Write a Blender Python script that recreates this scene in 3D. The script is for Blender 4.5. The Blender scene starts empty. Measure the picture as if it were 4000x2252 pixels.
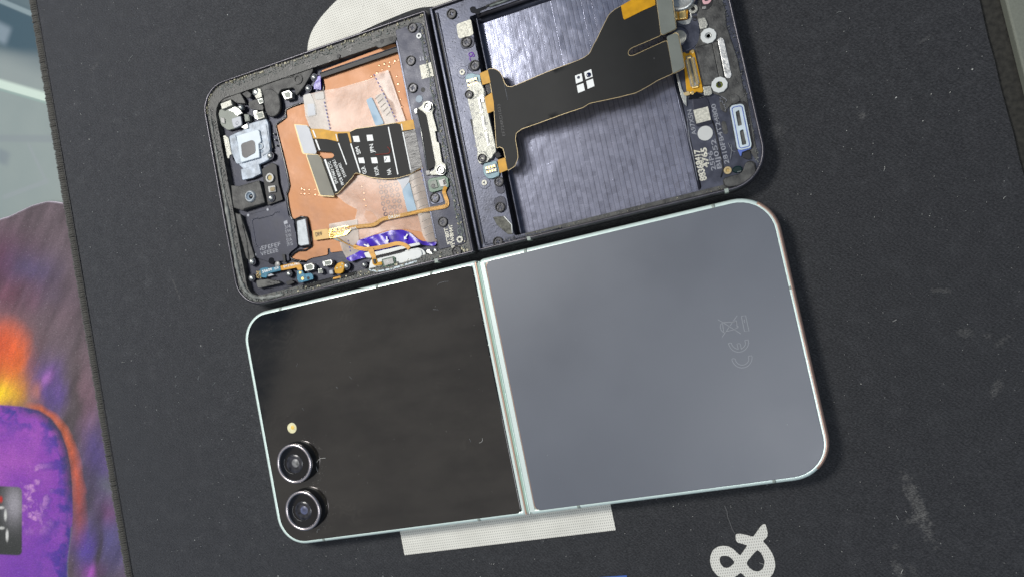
import bpy, bmesh, math, random
import numpy as np
from mathutils import Vector, Matrix
from mathutils.geometry import tessellate_polygon, delaunay_2d_cdt
random.seed(7)
rnd = random.uniform
S = bpy.context.scene
COL = S.collection
# 1 unit = 1 cm. x runs along the phones, y across them, z up; the desk mat's top is z = 0.
# ------------------------------------------------------------------ camera
CAM = Vector((14.78602399, -2.26489334, 20.14972121))
RC = Matrix(((.93894913, -.20039579, -.27967135), (.20909749, .97789392, .00130897), (.2732266, -.05970763, .9600949)))
FPX = 2760.0
cd = bpy.data.cameras.new('camera'); cam = bpy.data.objects.new('camera', cd); COL.objects.link(cam)
cd.sensor_width = 36; cd.lens = FPX / 4000 * 36; cd.clip_end = 500; cd.clip_start = .1
cam.matrix_world = Matrix.Translation(CAM) @ RC.transposed().to_4x4()
cd.dof.use_dof = True; cd.dof.focus_distance = 20.3; cd.dof.aperture_fstop = .26
S.camera = cam
S.render.resolution_x, S.render.resolution_y = 1024, 576
S.view_settings.view_transform = 'Standard'; S.view_settings.look = 'None'
S.view_settings.exposure = 0; S.view_settings.gamma = 1
# ------------------------------------------------------------------ light: a workbench lamp panel, two added fill lamps, the room
world = bpy.data.worlds.new('World'); S.world = world; world.use_nodes = True
wt = world.node_tree; wn = wt.nodes; wl = wt.links
bg = wn['Background']
bg.inputs[0].default_value = (.065, .105, .17, 1); bg.inputs[1].default_value = 1.0

def lamp(name, loc, target, size, power, colr):
    l = bpy.data.lights.new(name, 'AREA'); l.shape = 'RECTANGLE'; l.size, l.size_y = size; l.energy = power; l.color = colr
    o = bpy.data.objects.new(name, l); COL.objects.link(o); o.location = loc
    o.rotation_euler = (Vector(target) - Vector(loc)).to_track_quat('-Z', 'Y').to_euler()
    return o
lamp('bench_lamp', (-13, 20, 44), (4, 0, 0), (15, 10), 25500, (1, .975, .93))
lamp('fill_lamp', (25, -22, 62), (12, -3, 0), (26, 22), 12500, (.95, .97, 1))  # added fill: glow on the grey back, softer shadow at the right
# added warm lamp for the lit ceiling, turned so its edge crosses the black glass
l_ = bpy.data.lights.new('ceiling_fill', 'AREA'); l_.shape = 'RECTANGLE'; l_.size, l_.size_y = 66, 120; l_.energy = 11000; l_.color = (1, .86, .69)
o_ = bpy.data.objects.new('ceiling_fill', l_); COL.objects.link(o_); o_.location = (-33.5, -17.4, 90.6); o_.rotation_euler = (0, 0, -math.radians(31.7))

# ------------------------------------------------------------------ measuring: photograph pixel -> point at height z on the bench
SHEET = {'1': (780, 0, .42752), '2': (780, 580, .42752), '3': (1650, 0, .27581), '4': (1650, 380, .48276), '5': (2300, 0, .29115),
         '6': (2500, 300, .35854), 'a': (0, 0, .5516), 'b': (0, 1100, .79455), 'g': (900, 1000, .82759), 'h': (1900, 700, .93085),
         'i': (1400, 1900, .69876), 'j': (2800, 0, .75853), 'k': (2900, 1100, .79422), 'D': (0, 0, 1.5534), 'S': (0, 0, 1),
         '8': (2680, 400, .22756), '9': (820, 340, .2069), 'A': (900, 780, .24828), 'B': (1130, 450, .22756), 'C': (1200, 850, .22756),
         'd': (1040, 1620, .36554), 'E': (2790, 1200, .17933), 'F': (2720, 1980, .18762), 'G': (1740, 900, .20685),
         'H': (1960, 1800, .17241), 'I': (0, 700, .41379), 'J': (3700, 0, .48309)}
RT = RC.transposed()
def P(key, x, y, z):
    a, b, s = SHEET[key]
    d = RT @ Vector(((a + x * s - 2000) / FPX, -(b + y * s - 1126) / FPX, -1))
    t = (z - CAM.z) / d.z
    return (CAM.x + t * d.x, CAM.y + t * d.y)
def PP(key, pts, z): return [P(key, x, y, z) for x, y in pts]
def PF(key, pts, f):
    out = []
    for x, y in pts:
        q = P(key, x, y, .4)
        for _ in range(5): q = P(key, x, y, f(*q))
        out.append(q)
    return out
def project(x, y, z):
    c = RC @ (Vector((x, y, z)) - CAM)
    return (2000 + FPX * c.x / -c.z, 1126 - FPX * c.y / -c.z)

# ------------------------------------------------------------------ materials
def mat(name, col, rough=.5, metal=0, var=.12, vscale=3, bump=0, bscale=20, alpha=1, coat=0, spec=.5, sheen=0, stretch=None, rvar=0, trans=0, col2=None, bdetail=3):
    m = bpy.data.materials.new(name); m.use_nodes = True
    t = m.node_tree; n = t.nodes; l = t.links; b = n['Principled BSDF']
    b.inputs['Roughness'].default_value = rough; b.inputs['Metallic'].default_value = metal
    b.inputs['Alpha'].default_value = alpha; b.inputs['Coat Weight'].default_value = coat
    b.inputs['Specular IOR Level'].default_value = spec; b.inputs['Sheen Weight'].default_value = sheen
    b.inputs['Transmission Weight'].default_value = trans
    tx = n.new('ShaderNodeTexCoord'); src = tx.outputs['Object']
    if stretch:
        mp = n.new('ShaderNodeMapping'); mp.inputs['Scale'].default_value = stretch[:3]; mp.inputs['Rotation'].default_value = (0, 0, stretch[3]); l.new(src, mp.inputs[0]); src = mp.outputs[0]
    nz = n.new('ShaderNodeTexNoise'); nz.inputs['Scale'].default_value = vscale; nz.inputs['Detail'].default_value = 4; l.new(src, nz.inputs[0])
    c = [*col]; c2 = [*(col2 or col)]
    cr = n.new('ShaderNodeValToRGB'); l.new(nz.outputs[0], cr.inputs[0])
    cr.color_ramp.elements[0].position = .3; cr.color_ramp.elements[1].position = .7
    cr.color_ramp.elements[0].color = (*[x * (1 - var) for x in c], 1); cr.color_ramp.elements[1].color = (*[min(1, x * (1 + var)) for x in c2], 1)
    l.new(cr.outputs[0], b.inputs['Base Color'])
    if rvar:
        r2 = n.new('ShaderNodeMapRange'); r2.inputs[1].default_value = .3; r2.inputs[2].default_value = .7
        r2.inputs[3].default_value = max(0, rough - rvar); r2.inputs[4].default_value = rough + rvar; l.new(nz.outputs[0], r2.inputs[0]); l.new(r2.outputs[0], b.inputs['Roughness'])
    if bump:
        n2 = n.new('ShaderNodeTexNoise'); n2.inputs['Scale'].default_value = bscale; n2.inputs['Detail'].default_value = bdetail; l.new(src, n2.inputs[0])
        bp = n.new('ShaderNodeBump'); bp.inputs['Strength'].default_value = bump; bp.inputs['Distance'].default_value = .02
        l.new(n2.outputs[0], bp.inputs['Height']); l.new(bp.outputs[0], b.inputs['Normal'])
    return m
class G:      # tiny node-graph helper
    def __init__(s, m): s.t = m.node_tree; s.n = s.t.nodes; s.l = s.t.links; s.b = s.n['Principled BSDF']; s.o = s.n.new('ShaderNodeTexCoord').outputs['Object']
    def put(s, sock, v):
        if hasattr(v, 'is_output') or hasattr(v, 'links'): s.l.new(v, sock)
        else: sock.default_value = v
    def m(s, op, a, b=0.0, c=None):
        q = s.n.new('ShaderNodeMath'); q.operation = op; s.put(q.inputs[0], a); s.put(q.inputs[1], b)
        if c is not None: s.put(q.inputs[2], c)
        return q.outputs[0]
    def noise(s, sc, det=3, vec=None, rough=.5):
        q = s.n.new('ShaderNodeTexNoise'); q.inputs['Scale'].default_value = sc; q.inputs['Detail'].default_value = det; q.inputs['Roughness'].default_value = rough
        s.l.new(vec or s.o, q.inputs[0]); return q.outputs[0]
    def xyz(s, vec=None):
        q = s.n.new('ShaderNodeSeparateXYZ'); s.l.new(vec or s.o, q.inputs[0]); return q.outputs
    def vec(s, x, y, z=0.0):
        q = s.n.new('ShaderNodeCombineXYZ'); s.put(q.inputs[0], x); s.put(q.inputs[1], y); s.put(q.inputs[2], z); return q.outputs[0]
    def step(s, v, a, b, lo=0.0, hi=1.0):
        q = s.n.new('ShaderNodeMapRange'); q.interpolation_type = 'SMOOTHSTEP'; s.put(q.inputs[0], v)
        for i, w in enumerate((a, b, lo, hi)): q.inputs[i + 1].default_value = w
        return q.outputs[0]
    def mix(s, f, a, b):
        q = s.n.new('ShaderNodeMix'); q.data_type = 'RGBA'; s.put(q.inputs[0], f)
        for i, w in ((6, a), (7, b)): s.put(q.inputs[i], (*w, 1) if isinstance(w, tuple) else w)
        return q.outputs[2]
    def bump(s, h, st, d=.02):
        q = s.n.new('ShaderNodeBump'); q.inputs['Strength'].default_value = st; q.inputs['Distance'].default_value = d; s.put(q.inputs['Height'], h); s.l.new(q.outputs[0], s.b.inputs['Normal'])
    def map(s, sc, rot=0):
        q = s.n.new('ShaderNodeMapping'); q.inputs['Scale'].default_value = sc; q.inputs['Rotation'].default_value = (0, 0, rot); s.l.new(s.o, q.inputs[0]); return q.outputs[0]

CLOTH = mat('black_cloth', (.03, .03, .03), .75, spec=.35)
def build_cloth():
    g = G(CLOTH); x, y, z = g.xyz()
    v1 = g.map((1, 2.2, 1), .7)
    fine = g.noise(17, 4, v1, .65); big = g.noise(.35, 3); mid = g.noise(2.2, 4)
    tw = g.m('SINE', g.m('ADD', g.m('ADD', g.m('MULTIPLY', x, 62.0), g.m('MULTIPLY', y, 50.0)), g.m('MULTIPLY', g.noise(9, 2), 9.0)))
    f = g.m('ADD', g.m('ADD', g.m('MULTIPLY', g.step(fine, .38, .68), .62), g.m('MULTIPLY', mid, .30)), g.m('MULTIPLY', tw, .07))
    base = g.mix(f, (.006, .0064, .0073), (.052, .053, .056))
    dust = g.m('MULTIPLY', g.step(mid, .55, .78), g.step(g.noise(30, 4, v1, .7), .5, .68))
    base = g.mix(g.m('MULTIPLY', dust, .35), base, (.17, .175, .18))
    # worn pale scuffs, each with its own shape: (x, y, half length, half width, angle, strength)
    for (sx_, sy_, a, b, r, st) in STAINS:
        c, s_ = math.cos(r), math.sin(r)
        dx = g.m('SUBTRACT', x, sx_); dy = g.m('SUBTRACT', y, sy_)
        uu = g.m('DIVIDE', g.m('ADD', g.m('MULTIPLY', dx, c), g.m('MULTIPLY', dy, s_)), a)
        vv = g.m('DIVIDE', g.m('SUBTRACT', g.m('MULTIPLY', dy, c), g.m('MULTIPLY', dx, s_)), b)
        d = g.m('SQRT', g.m('ADD', g.m('MULTIPLY', uu, uu), g.m('MULTIPLY', vv, vv)))
        d = g.m('ADD', d, g.m('MULTIPLY', g.m('SUBTRACT', g.noise(7, 5, None, .75), .5), 3.2))
        base = g.mix(g.m('MULTIPLY', g.m('MULTIPLY', g.step(d, 1.05, .35), g.step(fine, .36, .62, .12, 1)), st * .5), base, (.20, .195, .18))
    g.l.new(base, g.b.inputs['Base Color']); g.bump(fine, .8, .03)
    g.b.inputs['Sheen Weight'].default_value = .5; g.b.inputs['Sheen Roughness'].default_value = .45; g.b.inputs['Sheen Tint'].default_value = (.8, .85, 1, 1)
STAINS = [(*P('k', 865, 1110, 0), 1.0, .2, 1.72, .9), (*P('k', 850, 1165, 0), .35, .1, .3, .6), (*P('k', 1095, 250, 0), .2, .16, 0, .5),
          (*P('k', 1250, 525, 0), .3, .13, .9, .55), (*P('k', 975, 45, 0), .28, .1, -.3, .5), (*P('k', 1280, 290, 0), .3, .1, .5, .4),
          (*P('k', 1200, 265, 0), .12, .1, 0, .4), (*P('k', 770, 1415, 0), .35, .12, 1.8, .7), (*P('k', 750, 1300, 0), .1, .1, 0, .5),
          (*P('j', 750, 595, 0), .16, .1, 0, .55), (*P('j', 300, 680, 0), .3, .25, .4, .3), (*P('j', 1070, 205, 0), .25, .06, .4, .35),
          (*P('D', 440, 720, 0), .45, .05, 1.8, .5), (*P('D', 235, 170, 0), .3, .12, .5, .3), (*P('D', 2300, 1440, 0), .3, .1, 1.8, .3)]
build_cloth()

PRINT = mat('cream_print_on_cloth', (.7, .69, .62), .8)
def build_print():
    g = G(PRINT); x, y, z = g.xyz()
    uu = g.m('MULTIPLY', x, 1 / .062); vv = g.m('MULTIPLY', y, 1 / .075)
    row = g.m('FLOOR', vv); uu = g.m('ADD', uu, g.m('MULTIPLY', g.m('MODULO', row, 2.0), .5))
    du = g.m('SUBTRACT', g.m('FRACT', uu), .5); dv = g.m('SUBTRACT', g.m('FRACT', vv), .5)
    d = g.m('SQRT', g.m('ADD', g.m('MULTIPLY', du, du), g.m('MULTIPLY', g.m('MULTIPLY', dv, dv), .45)))
    hole = g.step(d, .27, .08)
    base = g.mix(g.noise(1.3, 4), (.60, .59, .53), (.80, .79, .72))
    base = g.mix(g.m('MULTIPLY', hole, .75), base, (.22, .21, .19))
    g.l.new(base, g.b.inputs['Base Color']); g.bump(g.m('SUBTRACT', 1.0, hole), .5, .02)
build_print()

MILL = mat('milled_blue_grey_alloy', (.5, .52, .66), .23, .92)
MILLR = mat('milled_ring_alloy', (.25, .26, .34), .27, .9)
def build_mill():
    g = G(MILL); x, y, z = g.xyz()
    uu = g.m('DIVIDE', x, .1425); cell = g.m('FLOOR', uu); du = g.m('SUBTRACT', g.m('FRACT', uu), .5)
    wn_ = g.n.new('ShaderNodeTexWhiteNoise'); wn_.noise_dimensions = '1D'; g.l.new(cell, wn_.inputs['W'])
    arc = g.m('SQRT', g.m('SUBTRACT', .34, g.m('MULTIPLY', du, du)))
    vv = g.m('ADD', g.m('DIVIDE', y, .048), g.m('MULTIPLY', arc, 2.6))
    vv = g.m('ADD', vv, g.m('MULTIPLY', g.noise(1.6, 2), 6.0))
    saw = g.m('FRACT', vv)
    edge = g.step(g.m('ABSOLUTE', du), .36, .5)
    # plunge-cut rings on a lattice, dense along the lower wall and thinning upwards
    lu = g.m('DIVIDE', x, .285); lc_ = g.m('FLOOR', lu); lv = g.m('ADD', g.m('DIVIDE', y, .31), g.m('MULTIPLY', g.m('MODULO', lc_, 2.0), .45)); lr = g.m('FLOOR', lv)
    px = g.m('MULTIPLY', g.m('SUBTRACT', g.m('FRACT', lu), .5), .285); py = g.m('MULTIPLY', g.m('SUBTRACT', g.m('FRACT', lv), .5), .31)
    d = g.m('SQRT', g.m('ADD', g.m('MULTIPLY', px, px), g.m('MULTIPLY', py, py)))
    w2 = g.n.new('ShaderNodeTexWhiteNoise'); w2.noise_dimensions = '2D'; g.l.new(g.vec(lc_, lr), w2.inputs['Vector'])
    dens = g.step(y, .4, 3.0, .9, .05); on = g.m('MULTIPLY', g.m('LESS_THAN', w2.outputs[0], dens), g.step(d, .122, .088))
    rip = g.m('FRACT', g.m('ADD', g.m('DIVIDE', d, .026), g.m('MULTIPLY', py, 14.0)))
    big = g.noise(2.0, 3, g.vec(g.m('MULTIPLY', x, 3.0), g.m('MULTIPLY', y, .8)))
    brick = g.n.new('ShaderNodeTexWhiteNoise'); brick.noise_dimensions = '2D'
    g.l.new(g.vec(cell, g.m('FLOOR', g.m('ADD', g.m('DIVIDE', y, .22), g.m('MULTIPLY', wn_.outputs[0], 3.0)))), brick.inputs['Vector'])
    soft = g.m('MULTIPLY', on, .3)
    mixv = lambda a, b: g.m('ADD', g.m('MULTIPLY', a, g.m('SUBTRACT', 1.0, soft)), g.m('MULTIPLY', b, soft))
    h = mixv(g.m('ADD', g.m('MULTIPLY', saw, .8), g.m('MULTIPLY', edge, .22)), g.m('ADD', g.m('MULTIPLY', rip, .14), .40))
    h = g.m('ADD', h, g.m('ADD', g.m('MULTIPLY', wn_.outputs[0], .2), g.m('MULTIPLY', g.m('MULTIPLY', du, du), 1.2)))
    h = g.m('ADD', h, g.m('MULTIPLY', big, 1.0))
    g.bump(h, .38, .008)
    f = g.m('ADD', g.m('ADD', g.m('MULTIPLY', g.m('SUBTRACT', 1.0, edge), .46), g.m('MULTIPLY', big, .45)), g.m('ADD', g.m('MULTIPLY', brick.outputs[0], .26), g.m('MULTIPLY', on, -.16)))
    f = g.m('ADD', f, g.m('MULTIPLY', g.step(saw, .62, .95), .24))
    g.l.new(g.mix(f, (.085, .09, .12), (.37, .39, .50)), g.b.inputs['Base Color'])
build_mill()

NAVY = mat('navy_anodised_metal', (.022, .024, .038), .42, .4, var=.25, vscale=2.5, bump=.12, bscale=25, rvar=.08)
NAVYB = mat('blue_grey_anodised_metal', (.065, .07, .095), .38, .6, var=.25, vscale=3, bump=.15, bscale=18, rvar=.08)
RIM = mat('dark_plum_frame', (.085, .082, .092), .34, .75, var=.15, vscale=4)
LEDGE = mat('grimy_black_plastic', (.022, .022, .022), .5, var=.5, vscale=4, bump=.7, bscale=16, col2=(.085, .085, .078), rvar=.15)
DKPL = mat('charcoal_plastic', (.026, .026, .026), .55, var=.45, vscale=4, bump=.5, bscale=20, col2=(.06, .06, .056))
BLACK = mat('matt_black', (.008, .008, .009), .55, var=.2)
GLOSSBLK = mat('gloss_black', (.006, .006, .008), .15, var=.2)
FLEX = mat('black_flex_film', (.007, .0075, .0075), .6, var=.12, vscale=3, bump=.06, bscale=30, spec=.3)
FLEXR = mat('black_ribbed_flex_film', (.016, .016, .018), .35, var=.2, vscale=14, stretch=(.15, 2.5, 1, .0), bump=.4, bscale=14)
GOLD = mat('amber_polyimide', (.54, .27, .006), .45, .0, var=.15, vscale=5, bump=.15, bscale=8, spec=.3)
GOLDT = mat('amber_trace_flex', (.46, .22, .012), .4, .1, var=.3, vscale=10, stretch=(.3, 3, 1, .15), bump=.06, bscale=25)
GOLDM = mat('gold_contact', (.85, .62, .25), .3, .9, var=.1)
GOLDE = mat('pale_gold_edge', (.48, .37, .19), .45, .2, var=.1)
TAN = mat('tan_flex_pad', (.50, .32, .10), .45, .1, var=.1)
COPPER = mat('copper_foil', (.33, .14, .055), .5, .22, var=.16, vscale=1.6, bump=.35, bscale=3.5, col2=(.39, .175, .072), rvar=.08, bdetail=5)
COPPERB = mat('copper_dimple', (.62, .33, .19), .35, .5, var=.1)
STIFF = mat('grey_green_stiffener', (.16, .175, .155), .5, .3, var=.1, vscale=2, bump=.1, bscale=30)
STIFFW = mat('pale_grey_stiffener', (.33, .345, .37), .5, .2, var=.06, vscale=2)
STIFFO = mat('olive_grey_stiffener', (.115, .112, .09), .5, .2, var=.08)
SILVER = mat('silver_metal', (.50, .51, .48), .33, .8, var=.15, vscale=6, bump=.25, bscale=18)
NICKEL = mat('rough_nickel_plate', (.36, .36, .32), .45, .5, var=.12, vscale=8, bump=.5, bscale=30)
STEELB = mat('brushed_pale_steel', (.36, .39, .41), .5, .3, var=.15, vscale=6, bump=.3, bscale=30)
TAPE = mat('frosted_clear_tape', (.70, .50, .40), .26, var=.35, vscale=1.5, alpha=.23, bump=.3, bscale=3)
TAPEW = mat('milky_tape', (.54, .48, .42), .34, var=.3, vscale=2, alpha=.46, bump=.3, bscale=4)
TAPEL = mat('tape_crease', (.7, .64, .58), .4, var=.1, alpha=.55)
TAPEG = mat('smoky_tape_patch', (.42, .40, .37), .35, var=.1, alpha=.8)
PALEBLUE = mat('pale_blue_liner', (.28, .40, .50), .5, var=.08, vscale=2)
BLUEINK = mat('blue_dash_ink', (.10, .10, .32), .6)
VIOLET = mat('violet_blue_film', (.05, .018, .36), .3, var=.45, vscale=3.2, bump=.5, bscale=5)
WHITEP = mat('white_plastic', (.60, .62, .60), .4, var=.05, vscale=3)
WHITEINK = mat('white_ink', (.80, .82, .80), .6, var=.05)
CREAM = mat('cream_engraving', (.50, .49, .42), .5, .3, var=.35, vscale=18, bump=.4, bscale=40)
BLUEPL = mat('pale_blue_translucent_plastic', (.32, .37, .43), .35, var=.4, vscale=4, bump=.3, bscale=8)
BLUEPL2 = mat('icy_blue_plate', (.54, .61, .66), .4, var=.05, vscale=3)
SEALB = mat('pale_blue_rubber_seal', (.52, .60, .64), .45, var=.1, vscale=3)
SEALBD = mat('blue_rubber', (.10, .16, .48), .4, var=.1)
PINK = mat('pink_rubber_seal', (.62, .36, .38), .5, var=.1)
TEAL = mat('teal_circuit_board', (.03, .15, .23), .35, .1, var=.3, vscale=10, bump=.2, bscale=25)
SLATEPCB = mat('slate_circuit_board', (.10, .17, .20), .35, .2, var=.3, vscale=12)
GREENPCB = mat('green_circuit_board', (.012, .06, .028), .35, .1, var=.3, vscale=10)
GREYCHIP = mat('grey_chip', (.26, .26, .25), .4, .2, var=.08)
DOTBL = mat('blue_grey_dot', (.22, .28, .34), .5, var=.05)
DOTGR = mat('light_grey_dot', (.52, .53, .51), .6, var=.03)
SCREW = mat('dark_screw', (.045, .045, .048), .4, .8, var=.2, vscale=12)
SCREWD = mat('oily_dark_screw', (.035, .035, .04), .34, .5, var=.4, vscale=10, bump=.4, bscale=14)
MINT = mat('mint_silver_frame', (.80, .95, .88), .26, .25, var=.04, vscale=6, bump=.08, bscale=50)
MINTF = mat('mint_satin_frame', (.64, .73, .69), .42, .2, var=.04, vscale=20, bump=.15, bscale=60)
BAND = mat('grey_green_antenna_band', (.30, .35, .31), .5, var=.05)
PINKM = mat('rosy_champagne_metal', (.58, .38, .29), .35, .4, var=.04)
HINGE = mat('dark_teal_hinge', (.02, .05, .06), .3, .7)
PURPLEINK = mat('purple_marker', (.22, .06, .50), .5, alpha=.85)
REDINK = mat('red_pen', (.25, .03, .015), .6)
INKBLOB = mat('blue_black_ink_blob', (.01, .015, .05), .2)
GREYINK = mat('grey_etching', (.24, .25, .28), .5, .3, var=.3, vscale=15)
RES_Y = mat('yellowed_glue_residue', (.48, .45, .32), .6, var=.35, vscale=10, bump=.4, bscale=20)
RES_G = mat('grey_green_glue_residue', (.13, .15, .14), .6, var=.5, vscale=8, bump=.6, bscale=18)
RES_D = mat('dull_grey_glue_residue', (.09, .095, .09), .6, var=.5, vscale=8, bump=.7, bscale=20)
GASK = mat('pale_grey_crumbled_gasket', (.20, .21, .195), .75, var=.4, vscale=6, bump=.9, bscale=14)
SATIN = mat('satin_grey_back_glass', (.100, .112, .136), .40, var=.05, vscale=.35, spec=.8, rvar=.05, bump=.02, bscale=60)
MARK = mat('pale_grey_marking', (.27, .285, .305), .5, var=.03)
BGLASS = mat('black_glossy_glass', (.007, .006, .005), .12, var=.2, spec=.95)
def build_bglass():
    g = G(BGLASS); n1 = g.m('ADD', g.m('MULTIPLY', g.noise(.8, 4, g.map((.5, 1.5, 1), .9), .55), .5), g.m('MULTIPLY', g.noise(.42, 4, None, .6), .5)); x, y, z = g.xyz()
    print_ = g.m('SINE', g.m('ADD', g.m('MULTIPLY', g.noise(.9, 2), 90.0), g.m('MULTIPLY', y, 25.0)))
    patch = g.m('MULTIPLY', g.step(g.noise(.8, 2), .56, .72), g.step(print_, -.2, .8))
    sm = g.m('ADD', g.m('MULTIPLY', g.step(n1, .36, .66), .7), g.m('MULTIPLY', patch, .3))
    g.l.new(g.mix(sm, (.003, .0027, .0022), (.022, .0198, .0165)), g.b.inputs['Base Color'])
    g.l.new(g.m('ADD', g.m('MULTIPLY', sm, .07), .065), g.b.inputs['Roughness'])
build_bglass()
LENSBLK = mat('lens_black', (.006, .006, .007), .12, var=.1)
LENSIN = mat('lens_inner_glass', (.03, .03, .036), .25, var=.7, vscale=7)
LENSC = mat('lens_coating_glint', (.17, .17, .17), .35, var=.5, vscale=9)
LENSCV = mat('lens_violet_glint', (.09, .10, .17), .35, var=.5, vscale=9)
RINGM = mat('rosy_silver_ring', (.68, .62, .62), .26, .9, var=.05)
FLASHM = mat('cream_flash_diffuser', (.72, .68, .42), .35, var=.15, vscale=8)
FLASHY = mat('yellow_flash_phosphor', (.80, .55, .12), .4)
STITCH = mat('olive_black_thread', (.045, .043, .036), .7, var=.35, vscale=9, bump=.5, bscale=30, sheen=.2)
TABLE = mat('pale_table_top', (.4, .45, .43), .22, var=.1)
FELT = mat('dark_olive_felt', (.022, .021, .017), .9, var=.5, vscale=8, bump=1.0, bscale=16, sheen=.15)
BOARD = mat('olive_grey_board', (.17, .18, .145), .7, var=.08, vscale=20, bump=.2, bscale=40)
LINT = mat('white_lint', (.62, .62, .58), .7, var=.3, vscale=5)
BLUEPRINT = mat('blue_print_on_cloth', (.05, .12, .42), .8)

# ------------------------------------------------------------------ mesh builders
def finish(name, verts, faces, m, parent=None, smooth=False, bevel=0, seg=2, kind=None, label=None):
    me = bpy.data.meshes.new(name); me.from_pydata([tuple(q) for q in verts], [], faces)
    bm = bmesh.new(); bm.from_mesh(me); bmesh.ops.recalc_face_normals(bm, faces=bm.faces[:])
    if smooth:
        for f in bm.faces: f.smooth = True
    bm.to_mesh(me); bm.free()
    me.materials.append(m)
    o = bpy.data.objects.new(name, me); COL.objects.link(o)
    if bevel:
        b = o.modifiers.new('bevel', 'BEVEL'); b.width = bevel; b.segments = seg; b.limit_method = 'ANGLE'; b.angle_limit = math.radians(40)
        if smooth is None: pass
    if parent: adopt(o, parent)
    if kind: o['kind'] = kind
    if label: o['label'] = label
    return o
def adopt(o, parent):
    o.parent = parent
    o.matrix_parent_inverse = Matrix.Translation(-world_loc(parent))
def world_loc(o):
    v = Vector(o.location)
    return v if not o.parent else v      # parts keep bench coordinates, so a part's own location is its bench location
def thing(name, label, cat, loc=(0, 0, 0), group=None):
    o = bpy.data.objects.new(name, None); COL.objects.link(o); o.location = loc; o.empty_display_size = .5
    o['label'] = label; o['category'] = cat
    if group: o['group'] = group
    return o
def area2(p): return sum(p[i][0] * p[(i + 1) % len(p)][1] - p[(i + 1) % len(p)][0] * p[i][1] for i in range(len(p)))
def prism(name, outer, z0, z1, m, parent=None, holes=(), **kw):
    loops = [list(outer)] + [list(h) for h in holes]
    V, F = [], []
    flat = [q for lp in loops for q in lp]; n = len(flat)
    V = [(x, y, z1) for x, y in flat] + [(x, y, z0) for x, y in flat]
    if holes:
        for t in tessellate_polygon([[Vector((x, y, 0)) for x, y in lp] for lp in loops]):
            F.append(tuple(t)); F.append(tuple(i + n for i in reversed(t)))
    else:
        F.append(tuple(range(n))); F.append(tuple(reversed(range(n, 2 * n))))
    s = 0
    for lp in loops:
        for i in range(len(lp)):
            a, b = s + i, s + (i + 1) % len(lp); F.append((a, b, b + n, a + n))
        s += len(lp)
    return finish(name, V, F, m, parent, **kw)
def rp(pts, r=.05, n=4):       # round a polygon's corners
    out = []; N = len(pts)
    for i in range(N):
        a, b, c = Vector(pts[i - 1]), Vector(pts[i]), Vector(pts[(i + 1) % N])
        rr = r[i] if isinstance(r, (list, tuple)) else r
        d1, d2 = a - b, c - b
        if d1.length < 1e-6 or d2.length < 1e-6: continue
        k = min(rr, d1.length * .45, d2.length * .45)
        if k < 1e-4: out.append(tuple(b)); continue
        p, q = b + d1.normalized() * k, b + d2.normalized() * k
        for j in range(n + 1):
            t = j / n; w = p * (1 - t) ** 2 + b * 2 * t * (1 - t) + q * t * t; out.append(tuple(w))
    return out
def rrect(x0, y0, x1, y1, r, n=10):   # true circular corners; r = one radius or (x0y0, x1y0, x1y1, x0y1)
    rs = r if isinstance(r, (list, tuple)) else (r,) * 4; out = []
    for (cx, cy, a0, q) in ((x0, y0, 180, rs[0]), (x1, y0, 270, rs[1]), (x1, y1, 0, rs[2]), (x0, y1, 90, rs[3])):
        ox = cx + q if cx == x0 else cx - q; oy = cy + q if cy == y0 else cy - q
        for j in range(n + 1):
            a = math.radians(a0 + 90 * j / n); out.append((ox + q * math.cos(a), oy + q * math.sin(a)))
    return out
def circ(x, y, r, n=28, ry=None): return [(x + r * math.cos(2 * math.pi * i / n), y + (ry or r) * math.sin(2 * math.pi * i / n)) for i in range(n)]
def slab(name, key, pts, z0, z1, m, parent, r=.03, bevel=.012, **kw):
    return prism(name, rp(PP(key, pts, z1), r), z0, z1, m, parent, bevel=bevel, **kw)
def lathe(name, x, y, prof, m, parent, n=40, **kw):   # prof: (radius, z)
    V, F = [], []
    for r, z in prof:
        for i in range(n): a = 2 * math.pi * i / n; V.append((x + r * math.cos(a), y + r * math.sin(a), z))
    for j in range(len(prof) - 1):
        for i in range(n): a, b = j * n + i, j * n + (i + 1) % n; F.append((a, b, b + n, a + n))
    if prof[0][0] > 1e-4 and kw.pop('cap0', True): F.append(tuple(reversed(range(n))))
    if prof[-1][0] > 1e-4 and kw.pop('cap1', True): F.append(tuple(range((len(prof) - 1) * n, len(prof) * n)))
    return finish(name, V, F, m, parent, smooth=True, **kw)
def disc(name, x, y, r, z0, z1, m, parent, n=28, bevel=.01, **kw): return prism(name, circ(x, y, r, n), z0, z1, m, parent, bevel=bevel, **kw)
def ringp(name, x, y, r0, r1, z0, z1, m, parent, n=28, **kw): return prism(name, circ(x, y, r1, n), z0, z1, m, parent, holes=[circ(x, y, r0, n)], bevel=.008, **kw)
def dome(name, x, y, r, z, m, parent, h=None, n=20, **kw):
    h = h or r; prof = [(r * math.cos(a), z + h * math.sin(a)) for a in [math.pi / 2 * i / 6 for i in range(6)]] + [(r * .05, z + h)]
    return lathe(name, x, y, [(r, z - .08)] + prof, m, parent, n=n, **kw)
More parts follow.
